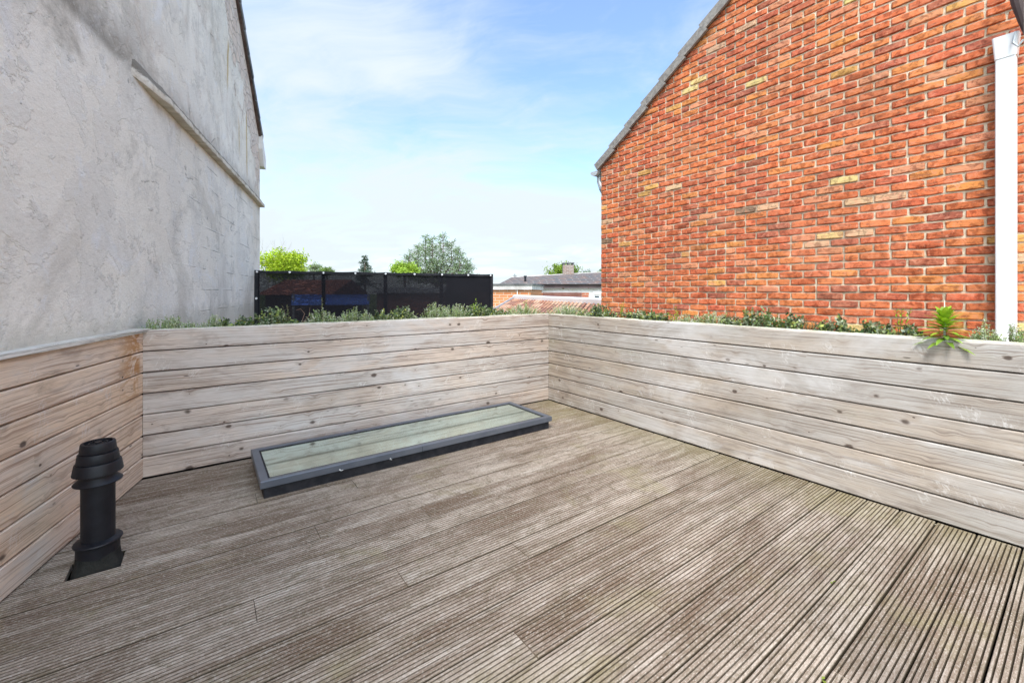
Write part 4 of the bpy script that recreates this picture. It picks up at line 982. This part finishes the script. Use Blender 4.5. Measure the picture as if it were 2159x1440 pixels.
# conifers
def conifer(label, u, vtop, Y, wpx, hpx, col, seed, feathery=False, spires=1):
    r = random.Random(seed); top = at(u, vtop, Y); k = Y / F; W = wpx * k * .62; H = hpx * k
    t = thing('conifer_tree', label, 'tree', V(top.x, Y, -3.2)); tr = MB(); lf = MB()
    tr.tube([V(top.x, Y, -3.2), V(top.x, Y, top.z - H * .8), V(top.x, Y, top.z - (.1 if spires == 1 else H * .55))], [.22, .12, .03], 8)
    for sidx in range(spires):
        ox = 0 if spires == 1 else W * (-.30, 0.16, .60, -.62, .36, -.06, .78, -.45)[sidx % 8]
        st = V(top.x + ox, Y + (r.uniform(-.4, .4) * W if spires > 1 else 0), top.z - (0 if spires == 1 else H * (0.03, .0, .30, .40, .14, .10, .50, .22)[sidx % 8]))
        hh = st.z - (top.z - H)
        tr.tube([V(top.x, Y, top.z - H * 1.0), V(st.x, st.y, st.z - hh * .5), st], [.07, .05, .012], 6)
        lay = int(hh / (0.20 if feathery else 0.26))
        for L in range(lay):
            f_ = (L + .3) / lay; z = st.z - f_ * hh
            reach = (W * .5 if spires > 1 else W) * (0.10 + 0.9 * f_) * r.uniform(.7, 1.15)
            for b in range(4 if feathery else 7):
                a = r.uniform(0, 6.28); d = V(math.cos(a), math.sin(a), r.uniform(.1, .75) if feathery else r.uniform(-.25, .15))
                rr_ = reach * r.uniform(.5, 1.15) * (1.25 if feathery else 1); p0 = V(st.x, st.y, z); pts = [p0 + d * rr_ * q / 4 + UP * (-.10 * rr_ * (q / 4) ** 2 * (1 if not feathery else -.2)) for q in range(5)]
                tr.tube(pts, [.02, .015, .012, .008, .004], 4)
                nl = int(rr_ * (13 if feathery else 46)) + 5
                for q in range(nl):
                    f2 = r.uniform(.12, 1.04); p = p0 + d * rr_ * f2 + UP * (-.10 * rr_ * f2 * f2)
                    dd = (d * .7 + rv(r) * .9 + UP * (-.2)).normalized()
                    leafq(lf, p + rv(r) * .05, dd, .05 if feathery else .06, r.uniform(.14, .30) * (1.25 if feathery else 1), jit(col, r, .35), rv(r))
    tr.build('trunk', M_bark, t); lf.build('crown', M_leaf, t)
conifer('small dark spruce tip standing alone above the middle of the black screen', 770, 540, 42, 52, 62, (0.07, 0.11, 0.07), 11)
conifer('tall feathery grey-green conifer, the largest tree behind the black screen', 922, 495, 30, 132, 108, (0.25, 0.33, 0.20), 12, True, 8)

# trough plants
def base_on(plane, u, off):
    s_ = (u - CX) / F; n_ = NB if plane == 'B' else NC
    Y = (O.dot(n_) + off) / (n_.x * s_ + n_.y); return V(s_ * Y, Y, 0.935), Y
def shrub(kind, plane, u, wpx, hpx, label, seed, off=0.16, group=None):
    r = random.Random(seed); b, Y = base_on(plane, u, off); k = Y / F
    al = E2 if plane == 'B' else E1
    fsc = abs(F * (al.x * Y - al.y * b.x) / (Y * Y)) / F           # pixel growth per metre along the wall
    W = wpx / (F * fsc) * .5; H = hpx * k * ((1.16 if plane == 'C' else 1.04) if kind in ('tuft', 'dark') else 1.15) + 0.042; W *= 1.12; D = min(W, 0.11) * 1.0; W = max(W, .03)
    nm = {'tuft': 'shrub', 'dark': 'shrub', 'sprout': 'seedling', 'rosette': 'leafy_plant', 'weed': 'weed'}[kind]
    t = thing(nm, label, 'plant' if kind != 'weed' else 'weed', b, group)
    st = MB(); lf = MB(); dn = al.cross(UP).normalized()
    if kind in ('tuft', 'dark'):
        pal = [(0.40, 0.49, 0.28), (0.54, 0.60, 0.44), (0.28, 0.40, 0.15), (0.68, 0.72, 0.60), (0.40, 0.50, 0.17)] if kind == 'tuft' else [(0.08, 0.14, 0.06), (0.14, 0.21, 0.07), (0.26, 0.32, 0.20), (0.06, 0.09, 0.05), (0.36, 0.42, 0.12), (0.46, 0.50, 0.36)]
        ns = int(W * 2 / 0.011 * (2.6 if kind == 'tuft' else 2.0)) + 20
        lumps = [(r.uniform(-.8, .8), r.uniform(.75, 1.1)) for _ in range(max(2, int(W / .05)))]
        for q in range(ns):
            fx = r.uniform(-1, 1); fd = r.uniform(-1, 1)
            lh = max([h_ * (1 - min(1, abs(fx - x_) / 0.55) ** 2 * .45) for x_, h_ in lumps])
            env = math.sqrt(max(0.06, 1 - fx * fx * .85 - fd * fd * .25))
            hh = H * env * lh * r.uniform(.62, 1.06)
            p0 = b + al * fx * W * .8 + dn * fd * D * .7 ; tip = p0 + al * (fx * .45 + r.uniform(-.45, .45)) * W * .5 + dn * (fd * .3 + r.uniform(-.2, .2)) * D + UP * hh
            st.tube([p0, p0.lerp(tip, .5) + rv(r) * .006, tip], [.0014, .0011, .0007], 3)
            sz = (0.0125 if kind == 'tuft' else 0.021) * r.uniform(.8, 1.25); nl = int(hh / (0.0045 if kind == 'tuft' else 0.0075)) + 3
            cc = r.choice(pal)
            for L in range(nl):
                f_ = .18 + .86 * L / nl; p = p0.lerp(tip, f_)
                d = (rv(r) + UP * (.55 if kind == 'tuft' else .1)).normalized()
                cj = jit(cc if r.random() < .7 else r.choice(pal), r, .25)
                if kind == 'tuft' and f_ > .85 and r.random() < .18: cj = (.62, .62, .55)
                leafq(lf, p, d, sz * (.5 if kind == 'tuft' else .75), sz * r.uniform(.8, 1.3), cj, rv(r))
    elif kind in ('sprout', 'weed'):
        g_ = (0.33, 0.50, 0.04) if kind == 'sprout' else (0.24, 0.27, 0.12)
        for q in range(3 if kind == 'sprout' else 4):
            p0 = b + UP * .001; tip = b + al * r.uniform(-.5, .5) * W + al * r.uniform(-.7, .7) * W + dn * r.uniform(-.02, .02) + UP * H * r.uniform(.6, 1.05)
            st.tube([p0, p0.lerp(tip, .5) + rv(r) * .008, tip], [.0022, .0016, .0008], 4)
            nl = 16
            for L in range(nl):
                f_ = .2 + .8 * L / nl; p = p0.lerp(tip, f_); a = L * 2.4; d = V(math.cos(a), math.sin(a), .5 + f_ * .5)
                leafq(lf, p, d, .009 if kind == 'sprout' else .006, (.034 if kind == 'sprout' else .020) * (1.25 - .6 * f_), jit(g_, r, .25), UP)
    else:
        heads = [(0, 0, 1.0, 44)] if kind == 'rosette' else []
        st.tube([b, b + UP * H * .5, b + UP * H * .9], [.006, .005, .002], 6)
        for L in range(80):
            f_ = L / 80; a = L * 2.39996; el = R(-12 + 76 * f_ ** 1.2); ln_ = (W * 1.5) * (1.0 - .45 * f_) * r.uniform(.85, 1.1)
            p = b + UP * (H * (.10 + .52 * f_)); d = V(math.cos(a) * math.cos(el), math.sin(a) * math.cos(el), math.sin(el))
            s_ = d.cross(UP).normalized(); wl = .021; P = []; U = []
            for q in range(6):
                g2 = q / 5; c = p + d * ln_ * g2 + UP * (-.20 * ln_ * g2 * g2); ww = wl * math.sin(math.pi * (0.12 + .86 * g2)) * .62
                P.append([c - s_ * ww + UP * ww * .25, c - UP * .0, c + s_ * ww + UP * ww * .25]); U.append([(0, 0)] * 3)
            lf.grid(P, U, c=jit((0.33, 0.50, 0.05) if f_ > .3 else (0.22, 0.35, 0.05), r, .25), smooth=True)
    if len(st.v): st.build('stem', M_bark if kind != 'rosette' else M_leaf, t)
    lf.build('foliage', M_leaf, t); return t
GB = 'plants along the far trough'; GC = 'plants along the right trough'
shrub('tuft', 'B', 338, 88, 27, 'pale grey-green tuft with tiny white flowers at the left end of the far trough', 1, group=GB)
shrub('tuft', 'B', 386, 62, 26, 'mid green tuft, second from the left end of the far trough', 2, group=GB)
shrub('tuft', 'B', 441, 66, 24, 'rounded pale tuft before the plastered wall, third from the left end', 3, group=GB)
shrub('dark', 'B', 510, 66, 24, 'low dark green shrub just left of the screen\'s left post', 4, group=GB)
shrub('dark', 'B', 585, 92, 34, 'tall dark mixed shrub in front of the screen\'s left end', 5, group=GB)
shrub('weed', 'B', 612, 40, 50, 'thin upright weed rising out of the tall dark shrub at the screen\'s left end', 6, group=GB)
shrub('tuft', 'B', 682, 78, 32, 'silvery tuft with a tall sprig below the blue tarpaulin', 7, group=GB)
shrub('weed', 'B', 681, 14, 50, 'single upright sprig above the silvery tuft below the blue tarpaulin', 8, group=GB)
shrub('tuft', 'B', 738, 62, 29, 'pale tuft with reddish stems, right of the silvery tuft', 9, group=GB)
shrub('dark', 'B', 806, 46, 28, 'small green shrub below the third post of the screen', 10, group=GB)
shrub('dark', 'B', 850, 66, 27, 'olive shrub between the small green shrub and the pale mounds', 11, group=GB)
shrub('tuft', 'B', 916, 56, 31, 'left one of the twin pale mounds below the right half of the screen', 12, group=GB)
shrub('tuft', 'B', 958, 56, 28, 'right one of the twin pale mounds below the right half of the screen', 13, group=GB)
shrub('dark', 'B', 1012, 62, 24, 'dark shrub with yellowish shoots at the right end of the screen', 14, group=GB)
shrub('sprout', 'B', 1000, 20, 32, 'yellow-green shoots above the dark shrub at the right end of the screen', 15, group=GB)
shrub('tuft', 'B', 1092, 84, 22, 'low pale tuft in front of the pantile roof, left of the corner', 16, group=GB)
shrub('sprout', 'B', 1112, 18, 33, 'yellow-green sprout before the pantile roof, left of the corner', 17, group=GB)
shrub('tuft', 'C', 1200, 74, 20, 'low pale tuft just right of the trough corner', 18, group=GC)
shrub('dark', 'C', 1262, 66, 20, 'dark low shrub at the foot of the brick house corner', 19, group=GC)
shrub('sprout', 'C', 1310, 20, 28, 'bright lime sprout near the brick house corner', 20, group=GC)
shrub('dark', 'C', 1362, 92, 18, 'creeping dark shrub right of the bright lime sprout', 21, group=GC)
shrub('sprout', 'C', 1424, 34, 24, 'pale yellow-green leafy sprout before the brick wall, left of the grey tuft', 22, group=GC)
shrub('tuft', 'C', 1492, 88, 24, 'wide grey-green tuft in front of the middle of the brick wall', 23, group=GC)
shrub('weed', 'C', 1540, 22, 30, 'thin reddish-green weed right of the wide grey-green tuft', 24, group=GC)
shrub('dark', 'C', 1600, 90, 30, 'dark ivy-like clump with lime tips, left of the middle gap', 25, group=GC)
shrub('sprout', 'C', 1575, 26, 36, 'lime green tips standing over the dark ivy-like clump', 26, group=GC)
shrub('dark', 'C', 1664, 62, 28, 'dark round-leaved clump just left of the bare gap in the trough', 27, group=GC)
shrub('dark', 'C', 1762, 80, 34, 'dark ivy clump just right of the bare gap in the trough', 28, group=GC)
shrub('dark', 'C', 1838, 90, 30, 'spreading dark ivy clump between the other ivy and the yellowish seedling', 29, group=GC)
shrub('sprout', 'C', 1898, 66, 52, 'yellowish seedling with narrow drooping leaves, left of the big lime plant', 30, group=GC)
shrub('dark', 'C', 1925, 50, 22, 'low olive clump at the foot of the big lime plant', 31, group=GC)
shrub('rosette', 'C', 1992, 92, 80, 'big lime green plant with whorled narrow leaves hanging over the right wall', 32, off=0.05)
shrub('tuft', 'C', 2070, 76, 36, 'airy tuft with tiny white flowers at the foot of the white drainpipe', 33, group=GC)
shrub('tuft', 'C', 2134, 50, 34, 'small tuft with white flowers between drainpipe and door frame', 34, group=GC)
shrub('tuft', 'C', 1452, 40, 20, 'small grey tuft squeezed between the pale yellow-green sprout and the wide grey-green tuft', 41, group=GC)
shrub('dark', 'C', 1542, 44, 20, 'low dark tuft joining the wide grey-green tuft to the ivy-like clump', 42, group=GC)
shrub('weed', 'C', 1702, 26, 26, 'wispy weed standing in the bare gap of the right trough', 43, group=GC)
shrub('weed', 'C', 1716, 22, 16, 'very low straggly weed at the right side of the bare gap', 44, group=GC)
shrub('dark', 'B', 466, 44, 18, 'flat dark creeper between the rounded pale tuft and the low dark shrub', 45, group=GB)
shrub('tuft', 'B', 775, 30, 20, 'tiny pale tuft between the reddish-stemmed tuft and the small green shrub', 46, group=GB)
shrub('dark', 'B', 1050, 40, 18, 'low dark creeper just right of the screen end, left of the pantile roof', 47, group=GB)
# dead twig
b, Y = base_on('B', 640, 0.10); dt = thing('dead_twig', 'curled brown dead twig leaning out of the far trough in front of the screen', 'twig', b); mb = MB(); r = random.Random(40)
mb.tube([b, b + UP * .06 + E2 * .01, b + UP * .12 - E2 * .01, b + UP * .16 + E2 * .02, b + UP * .15 + E2 * .05], [.003, .0025, .002, .0015, .001], 5)
mb.tube([b + UP * .05, b + UP * .10 - E2 * .04, b + UP * .17 - E2 * .05], [.002, .0015, .001], 5); mb.tube([b + UP * .02, b - E2 * .06 + UP * .05], [.002, .001], 5)
mb.build('stems', M_twig, dt)
# bits fallen on the deck and skylight
def scrap(name, label, cat, p, size, col, seed, grp):
    r = random.Random(seed); mb = MB(); m_ = M_leaf
    a = r.uniform(0, 6.28); d = V(math.cos(a), math.sin(a), .1)
    leafq(mb, p, d, size * .6, size, col, UP); leafq(mb, p + UP * .002, V(-d.y, d.x, .4), size * .5, size * .8, col, UP)
    tag(mb.build(name, m_, None, origin=p), label, cat, grp)
def floor_at(u, v, z=0.0):
    Y = F * (EYE - z) / (v - HY); return V((u - CX) / F * Y, Y, z + 0.002)
scrap('feather', 'small white feather on the front edge of the skylight frame, the left one', 'feather', floor_at(718, 993, .082) + E1 * .006, .022, (.8, .8, .78), 1, 'white feathers on the skylight')
scrap('feather', 'small white feather on the front edge of the skylight frame, the right one', 'feather', floor_at(822, 969, .082) + E1 * .006, .018, (.8, .8, .78), 2, 'white feathers on the skylight')
for k, (u, v, lb) in enumerate([(1755, 1227, 'tiny green leaf caught in a board gap, nearest to the right wall'), (1733, 1434, 'tiny green leaf lying at the bottom edge of the picture')]):
    scrap('fallen_leaf', lb, 'leaf', floor_at(u, v), .018, (.25, .32, .05), 5 + k, 'fallen leaves on the deck')
for k, (u, v, lb) in enumerate([(1834, 1277, 'pale dry leaf scrap on the deck boards toward the right wall'), (1975, 1106, 'pale scrap of debris at the foot of the right wall')]):
    scrap('dry_leaf', lb, 'leaf', floor_at(u, v), .016, (.62, .55, .42), 9 + k, 'dry leaf scraps on the deck')
